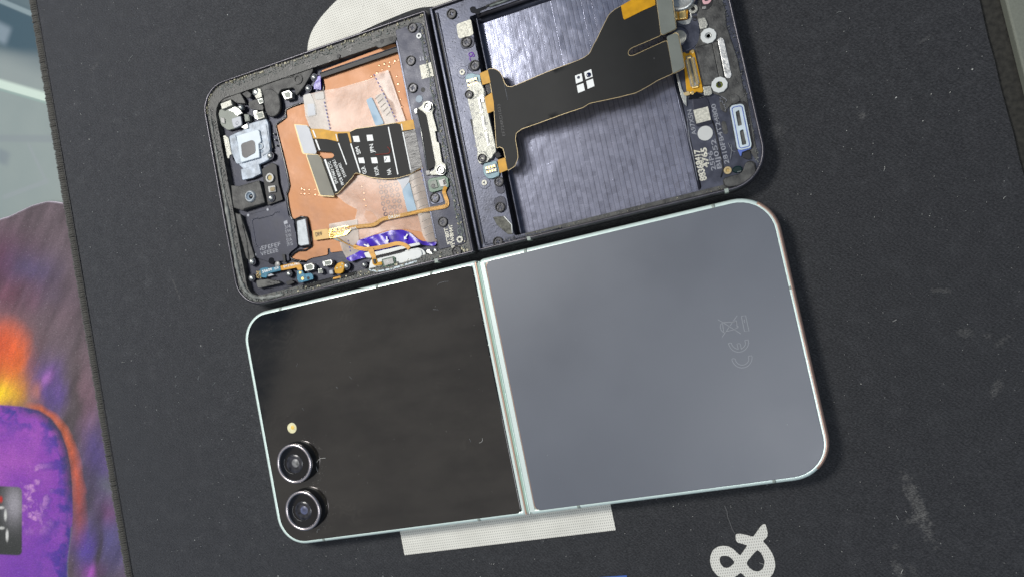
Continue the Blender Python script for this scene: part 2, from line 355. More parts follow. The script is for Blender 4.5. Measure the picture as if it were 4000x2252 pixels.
def tube(name, pts, rad, m, parent=None, n=6, closed=False, **kw):
    pts = [Vector(q) for q in pts]; V, F = [], []; N = len(pts)
    for i, p in enumerate(pts):
        a = pts[i - 1] if (i or closed) else p; b = pts[(i + 1) % N] if (i < N - 1 or closed) else p
        t = (b - a).normalized(); up = Vector((0, 0, 1)) if abs(t.z) < .95 else Vector((1, 0, 0))
        s = t.cross(up).normalized(); u_ = s.cross(t)
        rr = rad[i] if isinstance(rad, (list, tuple)) else rad
        for j in range(n): an = 2 * math.pi * j / n; V.append(p + s * rr * math.cos(an) + u_ * rr * math.sin(an))
    for i in range(N if closed else N - 1):
        for j in range(n):
            a, b = i * n + j, i * n + (j + 1) % n; c, d = ((i + 1) % N) * n + (j + 1) % n, ((i + 1) % N) * n + j; F.append((a, b, c, d))
    if not closed: F.append(tuple(range(n))); F.append(tuple(range((N - 1) * n, N * n)))
    return finish(name, V, F, m, parent, smooth=True, **kw)
def smoothline(pts, n=6, closed=False):
    P_ = [Vector(p) for p in pts]; out = []; N = len(P_)
    g = (lambda i: P_[i % N]) if closed else (lambda i: P_[max(0, min(N - 1, i))])
    for i in range(N if closed else N - 1):
        a, b, c, d = g(i - 1), g(i), g(i + 1), g(i + 2)
        for j in range(n):
            t = j / n; out.append(.5 * ((2 * b) + (c - a) * t + (2 * a - 5 * b + 4 * c - d) * t * t + (3 * b - a - 3 * c + d) * t ** 3))
    if not closed: out.append(P_[-1])
    return [tuple(q) for q in out]
def ribbon(name, line, w, m, parent, th=.012, **kw):   # flat ribbon along a 3D line (width w across, horizontal)
    pts = [Vector(q) for q in line]; V, F = [], []
    for i, p in enumerate(pts):
        t = (pts[min(i + 1, len(pts) - 1)] - pts[max(i - 1, 0)]); t.z = 0; t.normalize(); s = Vector((-t.y, t.x, 0)) * (w[i] if isinstance(w, (list, tuple)) else w) * .5
        V += [p + s, p - s, p - s - Vector((0, 0, th)), p + s - Vector((0, 0, th))]
    for i in range(len(pts) - 1):
        a = i * 4
        for j in range(4): F.append((a + j, a + (j + 1) % 4, a + 4 + (j + 1) % 4, a + 4 + j))
    F.append((0, 1, 2, 3)); e = 4 * (len(pts) - 1); F.append((e, e + 1, e + 2, e + 3))
    return finish(name, V, F, m, parent, **kw)
def inside(p, poly):
    x, y = p; c = False; j = len(poly) - 1
    for i in range(len(poly)):
        xi, yi = poly[i]; xj, yj = poly[j]
        if (yi > y) != (yj > y) and x < (xj - xi) * (y - yi) / (yj - yi + 1e-12) + xi: c = not c
        j = i
    return c
def sheet(name, outer, f, th, m, parent, holes=(), stepd=.12, **kw):   # a curved sheet z = f(x, y) of thickness th with the given outline
    loops = [outer] + list(holes); V2, E = [], []
    for lp in loops:
        s = len(V2); V2 += [Vector(q) for q in lp]; E += [(s + i, s + (i + 1) % len(lp)) for i in range(len(lp))]
    xs = [q[0] for q in outer]; ys = [q[1] for q in outer]
    x = min(xs) + stepd / 2
    while x < max(xs):
        y = min(ys) + stepd / 2
        while y < max(ys):
            if inside((x, y), outer) and not any(inside((x, y), h) for h in holes): V2.append(Vector((x, y)))
            y += stepd
        x += stepd
    vs, es, fs, *_ = delaunay_2d_cdt(V2, E, [], 0, 1e-5)
    keep = [tuple(t) for t in fs if inside((sum(vs[i][0] for i in t) / len(t), sum(vs[i][1] for i in t) / len(t)), outer)
            and not any(inside((sum(vs[i][0] for i in t) / len(t), sum(vs[i][1] for i in t) / len(t)), h) for h in holes)]
    n = len(vs); V = [(q[0], q[1], f(q[0], q[1])) for q in vs] + [(q[0], q[1], f(q[0], q[1]) - th) for q in vs]
    F = list(keep) + [tuple(i + n for i in reversed(t)) for t in keep]
    cnt = {}
    for t in keep:
        for i in range(len(t)):
            a, b = t[i], t[(i + 1) % len(t)]; k_ = (min(a, b), max(a, b)); cnt[k_] = cnt.get(k_, 0) + 1
    for (a, b), c in cnt.items():
        if c == 1: w0 = len(V); V += [V[a], V[b], V[b + n], V[a + n]]; F.append((w0, w0 + 1, w0 + 2, w0 + 3))     # side walls keep their own points so the film shades flat
    return finish(name, V, F, m, parent, **kw)
def sweep(name, loop, prof, m, parent, closed=True, **kw):   # prof: (inset from the outline, z)
    N = len(loop); sgn = 1 if (area2(loop) > 0 or not closed) else -1; V, F = [], []; pts = [Vector(q) for q in loop]
    for i, p in enumerate(pts):
        a = pts[i - 1] if (i or closed) else p; b = pts[(i + 1) % N] if (i < N - 1 or closed) else p
        t1 = (p - a).normalized() if (p - a).length > 1e-9 else (b - p).normalized(); t2 = (b - p).normalized() if (b - p).length > 1e-9 else t1
        t = (t1 + t2).normalized(); nrm = Vector((-t.y, t.x)) * sgn; c = max(.5, t.dot(t1))
        for d, z in prof: q = p + nrm * d / c; V.append((q.x, q.y, z))
    k_ = len(prof)
    for i in range(N if closed else N - 1):
        for j in range(k_ - 1):
            a, b = i * k_ + j, ((i + 1) % N) * k_ + j; F.append((a, a + 1, b + 1, b))
    if not closed:
        F.append(tuple(range(k_))); F.append(tuple(range((N - 1) * k_, N * k_)))
    return finish(name, V, F, m, parent, smooth=True, **kw)
def dedupe(lp):
    out = []
    for q in lp:
        if not out or (Vector(q) - Vector(out[-1])).length > 1e-4: out.append(q)
    if (Vector(out[0]) - Vector(out[-1])).length < 1e-4: out.pop()
    return out
def text(name, s, p0, p1, z, m, parent, height=None, th=.003, bold=.0, shear=0):   # baseline from p0 to p1, fitted to its length
    cu = bpy.data.curves.new('lettering', 'FONT'); cu.body = s; cu.size = 1; cu.extrude = 0; cu.offset = bold; cu.shear = shear; cu.resolution_u = 3
    t = bpy.data.objects.new('lettering', cu); COL.objects.link(t)
    me = bpy.data.meshes.new_from_object(t.evaluated_get(bpy.context.evaluated_depsgraph_get())); bpy.data.objects.remove(t)
    xs = [v.co.x for v in me.vertices]; w = max(xs) - min(xs); x0 = min(xs)
    d = Vector(p1) - Vector(p0); k_ = d.length / w; a = math.atan2(d.y, d.x); hs = (height / .7) if height else k_
    for v in me.vertices:
        x = (v.co.x - x0) * k_; y = v.co.y * hs
        v.co = (p0[0] + x * math.cos(a) - y * math.sin(a), p0[1] + x * math.sin(a) + y * math.cos(a), z)
    me.materials.clear(); me.materials.append(m)
    o = bpy.data.objects.new(name, me); COL.objects.link(o); adopt(o, parent); return o
def flakes(name, n, place, size, m, parent, zf, th=.015, **kw):   # many small irregular crumbs in ONE stuff mesh
    V, F = [], []
    for _ in range(n):
        x, y = place(); s = size * rnd(.3, 1.0) * rnd(.5, 1); k_ = random.randint(4, 7); a0 = rnd(0, 6.28); el = rnd(.35, 1); z = zf(x, y) if callable(zf) else zf
        b = len(V); top = []
        for i in range(k_):
            a = 2 * math.pi * i / k_; r = s * rnd(.55, 1.1); px, py = r * math.cos(a), r * math.sin(a) * el
            top.append((x + px * math.cos(a0) - py * math.sin(a0), y + px * math.sin(a0) + py * math.cos(a0)))
        tz = z + th * rnd(.4, 1.6)
        V += [(q[0], q[1], z - .02) for q in top] + [(x + (q[0] - x) * .75, y + (q[1] - y) * .75, tz + rnd(-.2, .2) * th) for q in top]
        for i in range(k_): j = (i + 1) % k_; F.append((b + i, b + j, b + k_ + j, b + k_ + i))
        F.append(tuple(b + k_ + i for i in range(k_)))
    return finish(name, V, F, m, parent, kind='stuff', **kw)

SCREWMESH = {}
def screw(x, y, r, z, parent, m=SCREW, well=True, name='screw', sink=.03):
    """pan-head cross screw standing in a black counterbore; head, socket and well are one shared mesh each"""
    key = (m.name, round(r, 3))
    if key not in SCREWMESH:
        cw, cl = r * .14, r * .55
        cross = [(cw, cw), (cl, cw), (cl, -cw), (cw, -cw), (cw, -cl), (-cw, -cl), (-cw, -cw), (-cl, -cw), (-cl, cw), (-cw, cw), (-cw, cl), (cw, cl)]
        h = prism('screw', circ(0, 0, r, 24), -.1, 0, m, None, holes=[list(reversed(cross))], bevel=.01); 
        s_ = disc('screw_socket', 0, 0, r * .7, -.09, -.045, BLACK, None, n=12, bevel=0)
        w_ = ringp('screw_well', 0, 0, r * .98, r * 1.22, -.05, .032, BLACK, None, n=24)
        SCREWMESH[key] = (h, s_, w_); objs = (h, s_, w_)
    else:
        objs = tuple(o.copy() for o in SCREWMESH[key])
        for o in objs: COL.objects.link(o); o.parent = None; o.matrix_parent_inverse = Matrix()
    a = rnd(0, 1.5)
    h, s_, w_ = objs
    h.name = name; h.location = (x, y, z - sink + .04); h.rotation_euler = (0, 0, a)
    h.parent = parent; h.matrix_parent_inverse = Matrix.Translation(-Vector(parent.location))
    for o in (s_, w_): o.parent = h; o.matrix_parent_inverse = Matrix(); o.location = (0, 0, 0); o.rotation_euler = (0, 0, 0)
    if not well: bpy.data.objects.remove(w_) if SCREWMESH[key][2] is not w_ else setattr(w_, 'location', (0, 0, -.04))
    return h

# ================================================================== the bench
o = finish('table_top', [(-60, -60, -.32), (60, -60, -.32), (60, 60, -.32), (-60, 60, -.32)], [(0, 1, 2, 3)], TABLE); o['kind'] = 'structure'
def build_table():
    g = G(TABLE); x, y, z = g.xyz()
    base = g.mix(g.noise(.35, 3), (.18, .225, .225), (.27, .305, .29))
    def band(p, q, w, colr, st):     # a blurred reflection painted into the table colour between two points
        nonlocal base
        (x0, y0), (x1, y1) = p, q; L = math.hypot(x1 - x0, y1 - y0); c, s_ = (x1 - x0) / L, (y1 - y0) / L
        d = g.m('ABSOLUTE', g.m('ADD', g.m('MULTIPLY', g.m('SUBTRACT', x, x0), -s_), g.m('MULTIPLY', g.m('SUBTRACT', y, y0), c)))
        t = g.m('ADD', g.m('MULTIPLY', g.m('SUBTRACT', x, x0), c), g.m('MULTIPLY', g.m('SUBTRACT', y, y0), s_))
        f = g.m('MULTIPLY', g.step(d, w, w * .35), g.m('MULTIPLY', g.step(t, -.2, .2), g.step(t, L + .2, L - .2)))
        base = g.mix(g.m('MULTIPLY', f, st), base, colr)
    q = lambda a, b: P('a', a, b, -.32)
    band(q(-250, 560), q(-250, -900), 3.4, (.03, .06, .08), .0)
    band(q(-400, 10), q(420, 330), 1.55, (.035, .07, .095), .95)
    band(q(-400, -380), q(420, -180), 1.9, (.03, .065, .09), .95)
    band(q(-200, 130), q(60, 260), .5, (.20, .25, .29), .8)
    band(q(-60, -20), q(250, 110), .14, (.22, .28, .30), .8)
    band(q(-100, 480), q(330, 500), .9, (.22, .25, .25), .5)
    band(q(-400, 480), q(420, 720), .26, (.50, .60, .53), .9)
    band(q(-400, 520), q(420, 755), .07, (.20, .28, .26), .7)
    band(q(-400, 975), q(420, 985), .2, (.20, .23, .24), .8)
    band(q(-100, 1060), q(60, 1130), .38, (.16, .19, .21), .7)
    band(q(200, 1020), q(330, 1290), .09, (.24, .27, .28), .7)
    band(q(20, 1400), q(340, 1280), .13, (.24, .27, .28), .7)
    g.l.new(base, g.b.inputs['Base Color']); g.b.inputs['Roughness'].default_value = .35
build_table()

# ---- black desk mat: its right part thins out to a frayed edge; its left edge is overlocked with thread
mat_root = thing('desk_mat', 'large black cloth desk mat under both phones, with a stitched left edge and cream lettering', 'desk mat', (8, 0, 0))
nx, ny = 90, 70; V, F = [], []
for j in range(ny + 1):
    for i in range(nx + 1):
        x = -6.72 + (22.42 + 6.72) * i / nx; y = -22 + 44 * j / ny
        if i == nx: x += .012 * math.sin(y * 9.1) + .012 * math.sin(y * 23.7 + 1)
        z = .012 * math.sin(x * .5 + 1) * math.sin(y * .4) - .02 * max(0, (x - 22)) 
        V.append((x, y, z - .013))
for j in range(ny):
    for i in range(nx): a = j * (nx + 1) + i; F.append((a, a + 1, a + nx + 2, a + nx + 1))
b0 = len(V); per = [(0, j) for j in range(ny, -1, -1)] + [(i, 0) for i in range(1, nx + 1)] + [(nx, j) for j in range(1, ny + 1)]
for i, j in per: q = V[j * (nx + 1) + i]; V.append((q[0], q[1], -.31))
for k_ in range(len(per) - 1):
    i, j = per[k_]; i2, j2 = per[k_ + 1]; F.append((j * (nx + 1) + i, j2 * (nx + 1) + i2, b0 + k_ + 1, b0 + k_))
finish('mat_cloth', V, F, CLOTH, mat_root)
tube('seam_groove', [(-6.655, y, -.004) for y in np.arange(-14, 22, .25)], .024, BLACK, mat_root, n=6)
tube('edge_binding', [(-6.83, y, -.14) for y in np.arange(-14, 22, .5)], .15, STITCH, mat_root, n=10)
arc = []
for i in range(7):
    a = math.radians(-35 + 200 * i / 6); arc.append((-.005 + .165 * math.cos(a), .03 * i / 6 - .015, .165 * math.sin(a)))
st0 = tube('stitch', arc, [.03, .042, .046, .046, .046, .042, .028], STITCH, None, n=5)
y = -9.3; k_ = 0
while y < 14.4:
    s_ = st0 if k_ == 0 else st0.copy()
    if k_: COL.objects.link(s_)
    s_.location = (-6.83 + rnd(-.012, .012), y, -.14 + rnd(-.008, .008)); s_.rotation_euler = (0, 0, rnd(-.12, .12)); s_.scale = (rnd(.94, 1.08), rnd(.85, 1.2), rnd(.93, 1.06))
    s_.parent = mat_root; s_.matrix_parent_inverse = Matrix.Translation(-Vector(mat_root.location))
    y += .0815; k_ += 1
# cream print lying in the cloth
def flat(name, outer, m, holes=(), z=.010): return prism(name, outer, z - .012, z, m, mat_root, holes=holes)
flat('printed_bar', [(3.93, -8.37), (10.63, -8.37), (10.63, -7.0), (3.93, -7.0)], PRINT)
outer = smoothline([(4.2, 7.0), (3.86, 7.45), (3.89, 7.93), (4.1, 8.41), (4.46, 8.77), (4.93, 9.06), (5.4, 9.27), (6.2, 9.5), (7.6, 9.7), (9.6, 9.6), (11.2, 9.0), (12, 7.9), (12, 7.0)], 4)
inner = smoothline([(5.4, 7.3), (5.72, 7.89), (6.22, 8.01), (6.96, 8.06), (7.73, 8.09), (8.2, 8.02), (8.55, 7.86), (8.9, 7.3)], 4)
flat('printed_letter', [q[:2] for q in [(a[0], a[1]) for a in outer]], PRINT, holes=[list(reversed([(a[0], a[1]) for a in inner]))])
F_ = lambda pts: PP('F', pts, .01)
amp = F_([(820, 550), (930, 545), (1060, 575), (1185, 610), (1270, 490), (1340, 390), (1400, 345), (1440, 350), (1470, 450), (1490, 560), (1470, 620), (1380, 700),
          (1480, 800), (1570, 930), (1630, 1080), (1645, 1230), (1600, 1370), (1520, 1470), (1380, 1560), (1200, 1570), (1060, 1480), (925, 1350), (840, 1420), (700, 1490), (560, 1480), (430, 1410),
          (330, 1290), (285, 1130), (295, 1000), (350, 880), (450, 815), (560, 795), (680, 810), (780, 870), (870, 960), (915, 1000), (980, 910), (1065, 785), (960, 755), (850, 725), (820, 660)])
h1 = F_([(480, 1060), (500, 1170), (560, 1240), (640, 1262), (720, 1225), (800, 1145), (740, 1060), (680, 1015), (600, 1000), (520, 1005)])
h2 = F_([(1270, 880), (1180, 970), (1060, 1120), (1045, 1165), (1110, 1260), (1200, 1320), (1300, 1335), (1390, 1270), (1425, 1150), (1400, 1040), (1340, 930)])
flat('printed_ampersand', rp(amp, .04, 2), PRINT, holes=[rp(h1, .04, 2), rp(h2, .04, 2)])
flat('printed_bar', [(9.85, -10.8), (10.67, -10.8), (10.67, -9.655), (9.85, -9.63)], BLUEPRINT)
# curved hairline crease running to the ampersand
ribbon('crease', [(*P('F', a, b, .003), .008) for a, b in [(590, -40), (640, 80), (650, 190), (700, 310), (740, 430), (800, 540)]], .025, mat('pale_crease', (.07, .07, .072), .7), mat_root, th=.006)

# ---- the dark felt and the olive board past the mat's right edge
f0 = prism('felt_strip', [(22.2, -20), (26, -20), (26, 22), (22.2, 22)], -.31, -.12, FELT); f0['label'] = 'dark dusty felt strip between the black desk mat and the olive grey board'; f0['category'] = 'felt strip'
b_ = prism('flat_board', rp([(22.86, -1.5), (30, -1.5), (30, 22), (22.86, 22)], .12), -.11, .22, BOARD, bevel=.05, seg=3); b_['label'] = 'olive grey board at the top right corner of the picture'; b_['category'] = 'board'

# ---- colourful printed mouse mat, tucked against the stitched edge
ZM = -.1
pm = thing('printed_mouse_mat', 'purple and orange printed mouse mat left of the stitched edge', 'mouse mat', (-10, -3, -.3))
edge = PP('I', [(-900, 800), (-500, 590), (-200, 470), (0, 383), (100, 350), (200, 302), (300, 256), (370, 235), (440, 217), (500, 215), (600, 230)], ZM)
edge = [(q[0], q[1]) for q in smoothline([(a, b, 0) for a, b in edge], 5)]
edge = [q for q in edge if q[0] < -6.98] + [(-6.98, edge[-1][1])]
poly = [(-6.98, -14), (-17, -14), (-17, edge[0][1])] + edge
xs = np.arange(-13.6, -6.97, .03); ys = np.arange(-14, 7.0, .045)
def top_y(x): return float(np.interp(x, [q[0] for q in edge], [q[1] for q in edge]))
tops = np.array([top_y(x) for x in xs])
V, F, idx = [], [], {}
NY = 560; yy0 = -11.5
for i, x in enumerate(xs):
    for j in range(NY + 1):
        t = j / NY; y = yy0 + (tops[i] - yy0) * t
        curl = .03 * math.exp(-(tops[i] - y) / .12)
        V.append((float(x), float(y), ZM + curl + .01 * math.sin(x * 1.1) * math.sin(y * .7)))
for i in range(len(xs) - 1):
    for j in range(NY): a = i * (NY + 1) + j; F.append((a, a + NY + 1, a + NY + 2, a + 1))
VA = np.array(V); cc = (VA - np.array(CAM)) @ np.array(RC).T
sx_ = 2000 + FPX * cc[:, 0] / -cc[:, 2]; sy_ = 1126 - FPX * cc[:, 1] / -cc[:, 2]     # print coordinates
bx = sx_ / .79455; by = (sy_ - 1100) / .79455
def s2l(c): c = np.array(c, float) / 255; return np.where(c < .04045, c / 12.92, ((c + .055) / 1.055) ** 2.4)
rng = np.random.RandomState(3)
def vnoise(x, y, sc, seed):
    r = np.random.RandomState(seed).rand(256, 256); X, Y = x / sc, y / sc; xi, yi = np.floor(X).astype(int), np.floor(Y).astype(int); fx, fy = X - xi, Y - yi
    fx = fx * fx * (3 - 2 * fx); fy = fy * fy * (3 - 2 * fy); g_ = lambda a, b: r[a % 256, b % 256]
    return (g_(xi, yi) * (1 - fx) + g_(xi + 1, yi) * fx) * (1 - fy) + (g_(xi, yi + 1) * (1 - fx) + g_(xi + 1, yi + 1) * fx) * fy
def fbm(x, y, sc, seed): return sum(vnoise(x, y, sc / 2 ** i, seed + i) * .5 ** i for i in range(5)) / 1.94
wob = (fbm(bx + by * .35, by * .35 - bx * .2, 70, 5) - .5) * 95
C_ = np.zeros((len(V), 3)) + s2l((108, 92, 100))
def blob(cx, cy, rx, ry, colr, st=1.0, ang=0, soft=1.0):
    global C_
    c, s = math.cos(ang), math.sin(ang); dx, dy = bx + wob - cx, by + wob * .6 - cy
    d = np.sqrt(((dx * c + dy * s) / rx) ** 2 + ((-dx * s + dy * c) / ry) ** 2)
    w = (st * np.clip(1 - (d - (1 - soft)) / soft, 0, 1) ** 1.2)[:, None] if soft < 1 else (st * np.exp(-d * d * 1.3))[:, None]
    C_ = C_ * (1 - w) + s2l(colr) * w
blob(0, -90, 180, 170, (112, 58, 92), .85); blob(150, -40, 150, 120, (80, 72, 112), .85); blob(60, 60, 200, 90, (120, 72, 90), .8)
blob(300, 120, 120, 160, (120, 95, 105), .6); blob(250, 60, 120, 80, (100, 88, 110), .5)
blob(20, 400, 170, 260, (236, 112, 46), 1.0, 0, .6); blob(-10, 300, 130, 120, (238, 95, 55), .8); blob(60, 520, 130, 90, (240, 150, 60), .9); blob(-10, 560, 110, 75, (255, 215, 30), 1.0)
blob(230, 470, 90, 110, (105, 80, 140), .9); blob(250, 540, 70, 130, (95, 75, 150), .9); blob(240, 480, 32, 60, (190, 120, 205), .75); blob(195, 540, 35, 50, (205, 130, 110), .7)
blob(360, 640, 45, 420, (72, 66, 66), .9, .12); blob(450, 1050, 60, 450, (74, 70, 62), .85, -.16)
blob(430, 640, 60, 260, (140, 100, 112), .6); blob(480, 850, 90, 200, (92, 76, 140), .9, -.1); blob(530, 1000, 40, 80, (112, 120, 120), .6, -.9); blob(540, 1260, 110, 220, (92, 86, 140), .9, -.15)
blob(520, 1130, 60, 70, (120, 66, 110), .6); blob(410, 1300, 70, 130, (92, 70, 165), .9); blob(440, 1420, 60, 45, (190, 90, 205), .8); blob(480, 1330, 30, 200, (66, 60, 60), .8, -.1)
# glow line hugging the pictured handset, then the handset itself
gx = np.array([-400, 0, 100, 190, 250, 300, 330, 345, 355, 358, 350, 335, 335]); gy = np.array([585, 604, 611, 630, 668, 735, 820, 900, 1000, 1150, 1250, 1380, 1900])
seg = []
for i in range(len(gx) - 1):
    ax, ay, bx2, by2 = gx[i], gy[i], gx[i + 1], gy[i + 1]; L2 = (bx2 - ax) ** 2 + (by2 - ay) ** 2
    t = np.clip(((bx - ax) * (bx2 - ax) + (by - ay) * (by2 - ay)) / L2, 0, 1); seg.append(np.hypot(bx - ax - t * (bx2 - ax), by - ay - t * (by2 - ay)))
D = np.min(seg, axis=0)
pin = np.zeros(len(V), bool); py_ = [*gy]; px_ = [*gx]
pin = (bx < np.interp(by, gy, gx)) & (by > np.interp(bx, [-400, 0, 100, 190, 250, 300, 330], [585, 604, 611, 630, 668, 735, 820]))
pin &= by > 590
sd = np.where(pin, -D, D); ins = np.clip(.5 - sd / 6, 0, 1)[:, None]
off = 10 + np.clip((by - 600) / 600, 0, 1) * 26; wid = 26 + np.clip((by - 600) / 500, 0, 1) * 22 + (fbm(bx, by, 60, 51) - .5) * 24
side = np.clip((by - 545) / 60, 0, 1) * np.clip((1330 - by) / 260, 0, 1) * np.clip((bx - 110) / 70, 0, 1)
w = (np.clip(1 - np.abs(sd - off) / wid, 0, 1) ** .8 * side * (.8 + .5 * (fbm(bx, by, 30, 77) - .5)))[:, None]; tt = np.clip((by - 620) / 500, 0, 1)[:, None]; C_ = C_ * (1 - w) + (s2l((232, 112, 60)) * (1 - tt) + s2l((196, 84, 70)) * tt) * w
n1 = fbm(bx, by, 110, 11); n2 = fbm(bx + 40 + 30 * fbm(bx, by, 25, 61), by + 30 * fbm(bx, by, 25, 62), 40, 21)
inn = s2l((150, 72, 190)) * np.ones((len(V), 1)); t = np.clip((n1 - .35) * 2.2, 0, 1)[:, None]; inn = inn * (1 - t) + s2l((178, 92, 200)) * t
t = np.clip((by - 900) / 450, 0, 1)[:, None] * .6; inn = inn * (1 - t) + s2l((120, 66, 190)) * t
t = (np.clip(1 - (D - 30) / 150, 0, 1) * np.clip(.5 + (n2 - .5) * 4.5, 0, 1) * .95)[:, None]; inn = inn * (1 - t) + s2l((72, 56, 165)) * t
hl = (np.clip((n2 - .56) * 6, 0, 1) * np.clip(1 - np.abs(bx - 150) / 120, 0, 1) * np.clip((by - 860) / 80, 0, 1) * np.clip((1250 - by) / 80, 0, 1))[:, None]; inn = inn * (1 - hl) + s2l((232, 170, 232)) * hl
t = (np.clip(1 - (D - 4) / 44, 0, 1) ** .8 * (1 - .7 * np.clip((by - 1000) / 120, 0, 1)) * (.25 + .75 * np.clip((bx - 60) / 160, 0, 1)))[:, None] * .9; inn = inn * (1 - t) + s2l((58, 58, 70)) * t
t = (np.clip(1 - D / 9, 0, 1) * (by > 1200) * .8)[:, None]; inn = inn * (1 - t) + s2l((125, 128, 130)) * t
C_ = inn * ins + C_ * (1 - ins)
# the pictured camera block
dx = np.maximum(np.abs(bx + 20) - 105, 0); dy = np.maximum(np.abs(by - 1170 - .05 * bx) - 145, 0); dd = np.hypot(dx, dy); cb = np.clip(1 - (dd - 20) / 6, 0, 1)[:, None]
blk = s2l((62, 64, 62)) * np.ones((len(V), 1)); t = (np.exp(-((bx - 70) ** 2 / 2400 + (by - 1090) ** 2 / 9000)))[:, None]; blk = blk * (1 - t) + s2l((172, 168, 176)) * t
for (qx, qy, rx, ry, colr) in [(27, 1145, 6, 22, (235, 235, 230)), (35, 1245, 6, 24, (240, 240, 236)), (6, 1108, 12, 6, (225, 225, 220)), (8, 1208, 12, 6, (225, 225, 220)), (4, 1068, 8, 14, (205, 50, 40))]:
    t = np.clip(1.6 - np.hypot((bx - qx) / rx, (by - qy) / ry), 0, 1)[:, None]; blk = blk * (1 - t) + s2l(colr) * t
C_ = C_ * (1 - cb) + blk * cb
edge_d = np.repeat(tops, NY + 1) - VA[:, 1]; t = (np.clip(1 - edge_d / .05, 0, 1) * .6)[:, None]; C_ = C_ * (1 - t) + s2l((200, 190, 205)) * t
st_ = (fbm(bx * 1.0 + by * .45, by * .25 - bx * .15, 42, 33) - .5)[:, None]; C_ = C_ * np.clip(1 + st_ * .9 * (~pin)[:, None], .6, 1.5)
C_ = C_ * (.62 + .10 * np.clip((by - 100) / 250, 0, 1))[:, None]
PM = mat('printed_cloth', (.5, .5, .5), .75)
def build_pm():
    g = G(PM); at = g.n.new('ShaderNodeVertexColor'); at.layer_name = 'print'; f = g.noise(16, 4, g.map((1, 2, 1), .7), .65)
    lint = g.m('MULTIPLY', g.step(g.noise(26, 3, None, .7), .60, .72), .35)
    q = g.mix(lint, at.outputs[0], (.45, .42, .44)); mm = g.n.new('ShaderNodeMix'); mm.data_type = 'RGBA'; mm.blend_type = 'MULTIPLY'; mm.inputs[0].default_value = 1
    g.l.new(q, mm.inputs[6]); r = g.step(f, .25, .75, .72, 1.18); cb_ = g.n.new('ShaderNodeCombineColor'); [g.l.new(r, cb_.inputs[i]) for i in range(3)]; g.l.new(cb_.outputs[0], mm.inputs[7])
    g.l.new(mm.outputs[2], g.b.inputs['Base Color']); g.bump(f, .5, .02)
build_pm()
o = finish('printed_cloth_face', V, F, PM, pm, smooth=True)
ca = o.data.color_attributes.new('print', 'FLOAT_COLOR', 'POINT'); ca.data.foreach_set('color', np.c_[C_, np.ones(len(V))].astype(np.float32).ravel())
prism('rubber_base', poly, -.31, ZM - .03, mat('dark_rubber', (.03, .03, .03), .8), pm)
tube('frayed_edge', [(q[0], q[1], ZM - .01) for q in edge[::2]], .028, mat('lilac_frayed_thread', (.55, .50, .58), .8, bump=.8, bscale=30), pm, n=6)

# ================================================================== phone with mint silver frame, lying face down and unfolded
ph = thing('folding_phone', 'intact folding phone with mint silver frame, black cover glass and grey back, lying face down', 'phone', (8.3, -3.8, 0))
PROF = [(.10, .03), (.03, .08), (0, .18), (0, .40), (.02, .50), (.055, .565), (.10, .59), (.145, .592), (.165, .575), (.17, .50)]
for (x0, x1, rs) in ((0, 8.335, (.95, .14, .14, .95)), (8.365, 16.67, (.14, 1.05, 1.05, .14))):
    lp = dedupe(rrect(x0, -7.52, x1, 0, rs, 12))
    sweep('frame', lp, PROF, MINT, ph)
    prism('inner_body', rrect(x0 + .15, -7.37, x1 - .15, -.15, [max(.02, r - .15) for r in rs]), .04, .545, MINTF, ph)
prism('cover_glass', rrect(.172, -7.40, 8.165, -.118, (.80, .16, .16, .80)), .50, .603, BGLASS, ph, bevel=.018, seg=3)
prism('back_glass', rrect(8.585, -7.40, 16.53, -.118, (.18, .92, .92, .18)), .50, .600, SATIN, ph, bevel=.018, seg=3)
gr_ = sweep('glass_edge_seal', dedupe(rrect(.158, -7.414, 8.185, -.104, (.81, .17, .17, .81))), [(0, .5), (0, .585), (.02, .585)], BLACK, ph)
sweep('glass_edge_seal', dedupe(rrect(8.57, -7.414, 16.545, -.104, (.19, .93, .93, .19))), [(0, .5), (0, .588), (.02, .588)], PINKM, ph)
# hinge-side trims: flat mint rails, the rosy groove and the dark spine between
prism('hinge_rail', [(8.20, -7.40), (8.262, -7.40), (8.262, -.12), (8.20, -.12)], .5, .598, MINTF, ph, bevel=.012)
prism('hinge_groove', [(8.266, -7.46), (8.30, -7.46), (8.30, -.06), (8.266, -.06)], .5, .594, PINKM, ph)
prism('hinge_rail', [(8.375, -7.46), (8.40, -7.46), (8.40, -.06), (8.375, -.06)], .48, .594, MINT, ph, bevel=.01)
prism('hinge_rail', [(8.415, -7.42), (8.562, -7.42), (8.562, -.10), (8.415, -.10)], .5, .597, MINTF, ph, bevel=.012)
tube('hinge_spine', [(8.35, -7.44, .22), (8.35, -4, .22), (8.35, -.08, .22)], .17, HINGE, ph, n=16)
for xs_ in (1.0, 3.0, 5.0, 7.0):      # crumbs caught along the black glass edge are added below
    pass
def band(pts, w=.09):
    (x, y), (nx_, ny_) = pts
    t = Vector((-ny_, nx_)); a, b = Vector((x, y)) - t * w / 2, Vector((x, y)) + t * w / 2
    if nx_ > 0 or ny_ > 0 or True:
        pr = [(d - .003 if i < 8 else d, z + (.003 if z > .5 else 0)) for i, (d, z) in enumerate(PROF)]
        line = [tuple(a), tuple(b)]
        nrm = Vector((-(b - a).normalized().y, (b - a).normalized().x))
        if nrm.dot(Vector((nx_, ny_))) > 0: line.reverse()
        sweep('antenna_band', line, pr, BAND, ph, closed=False)
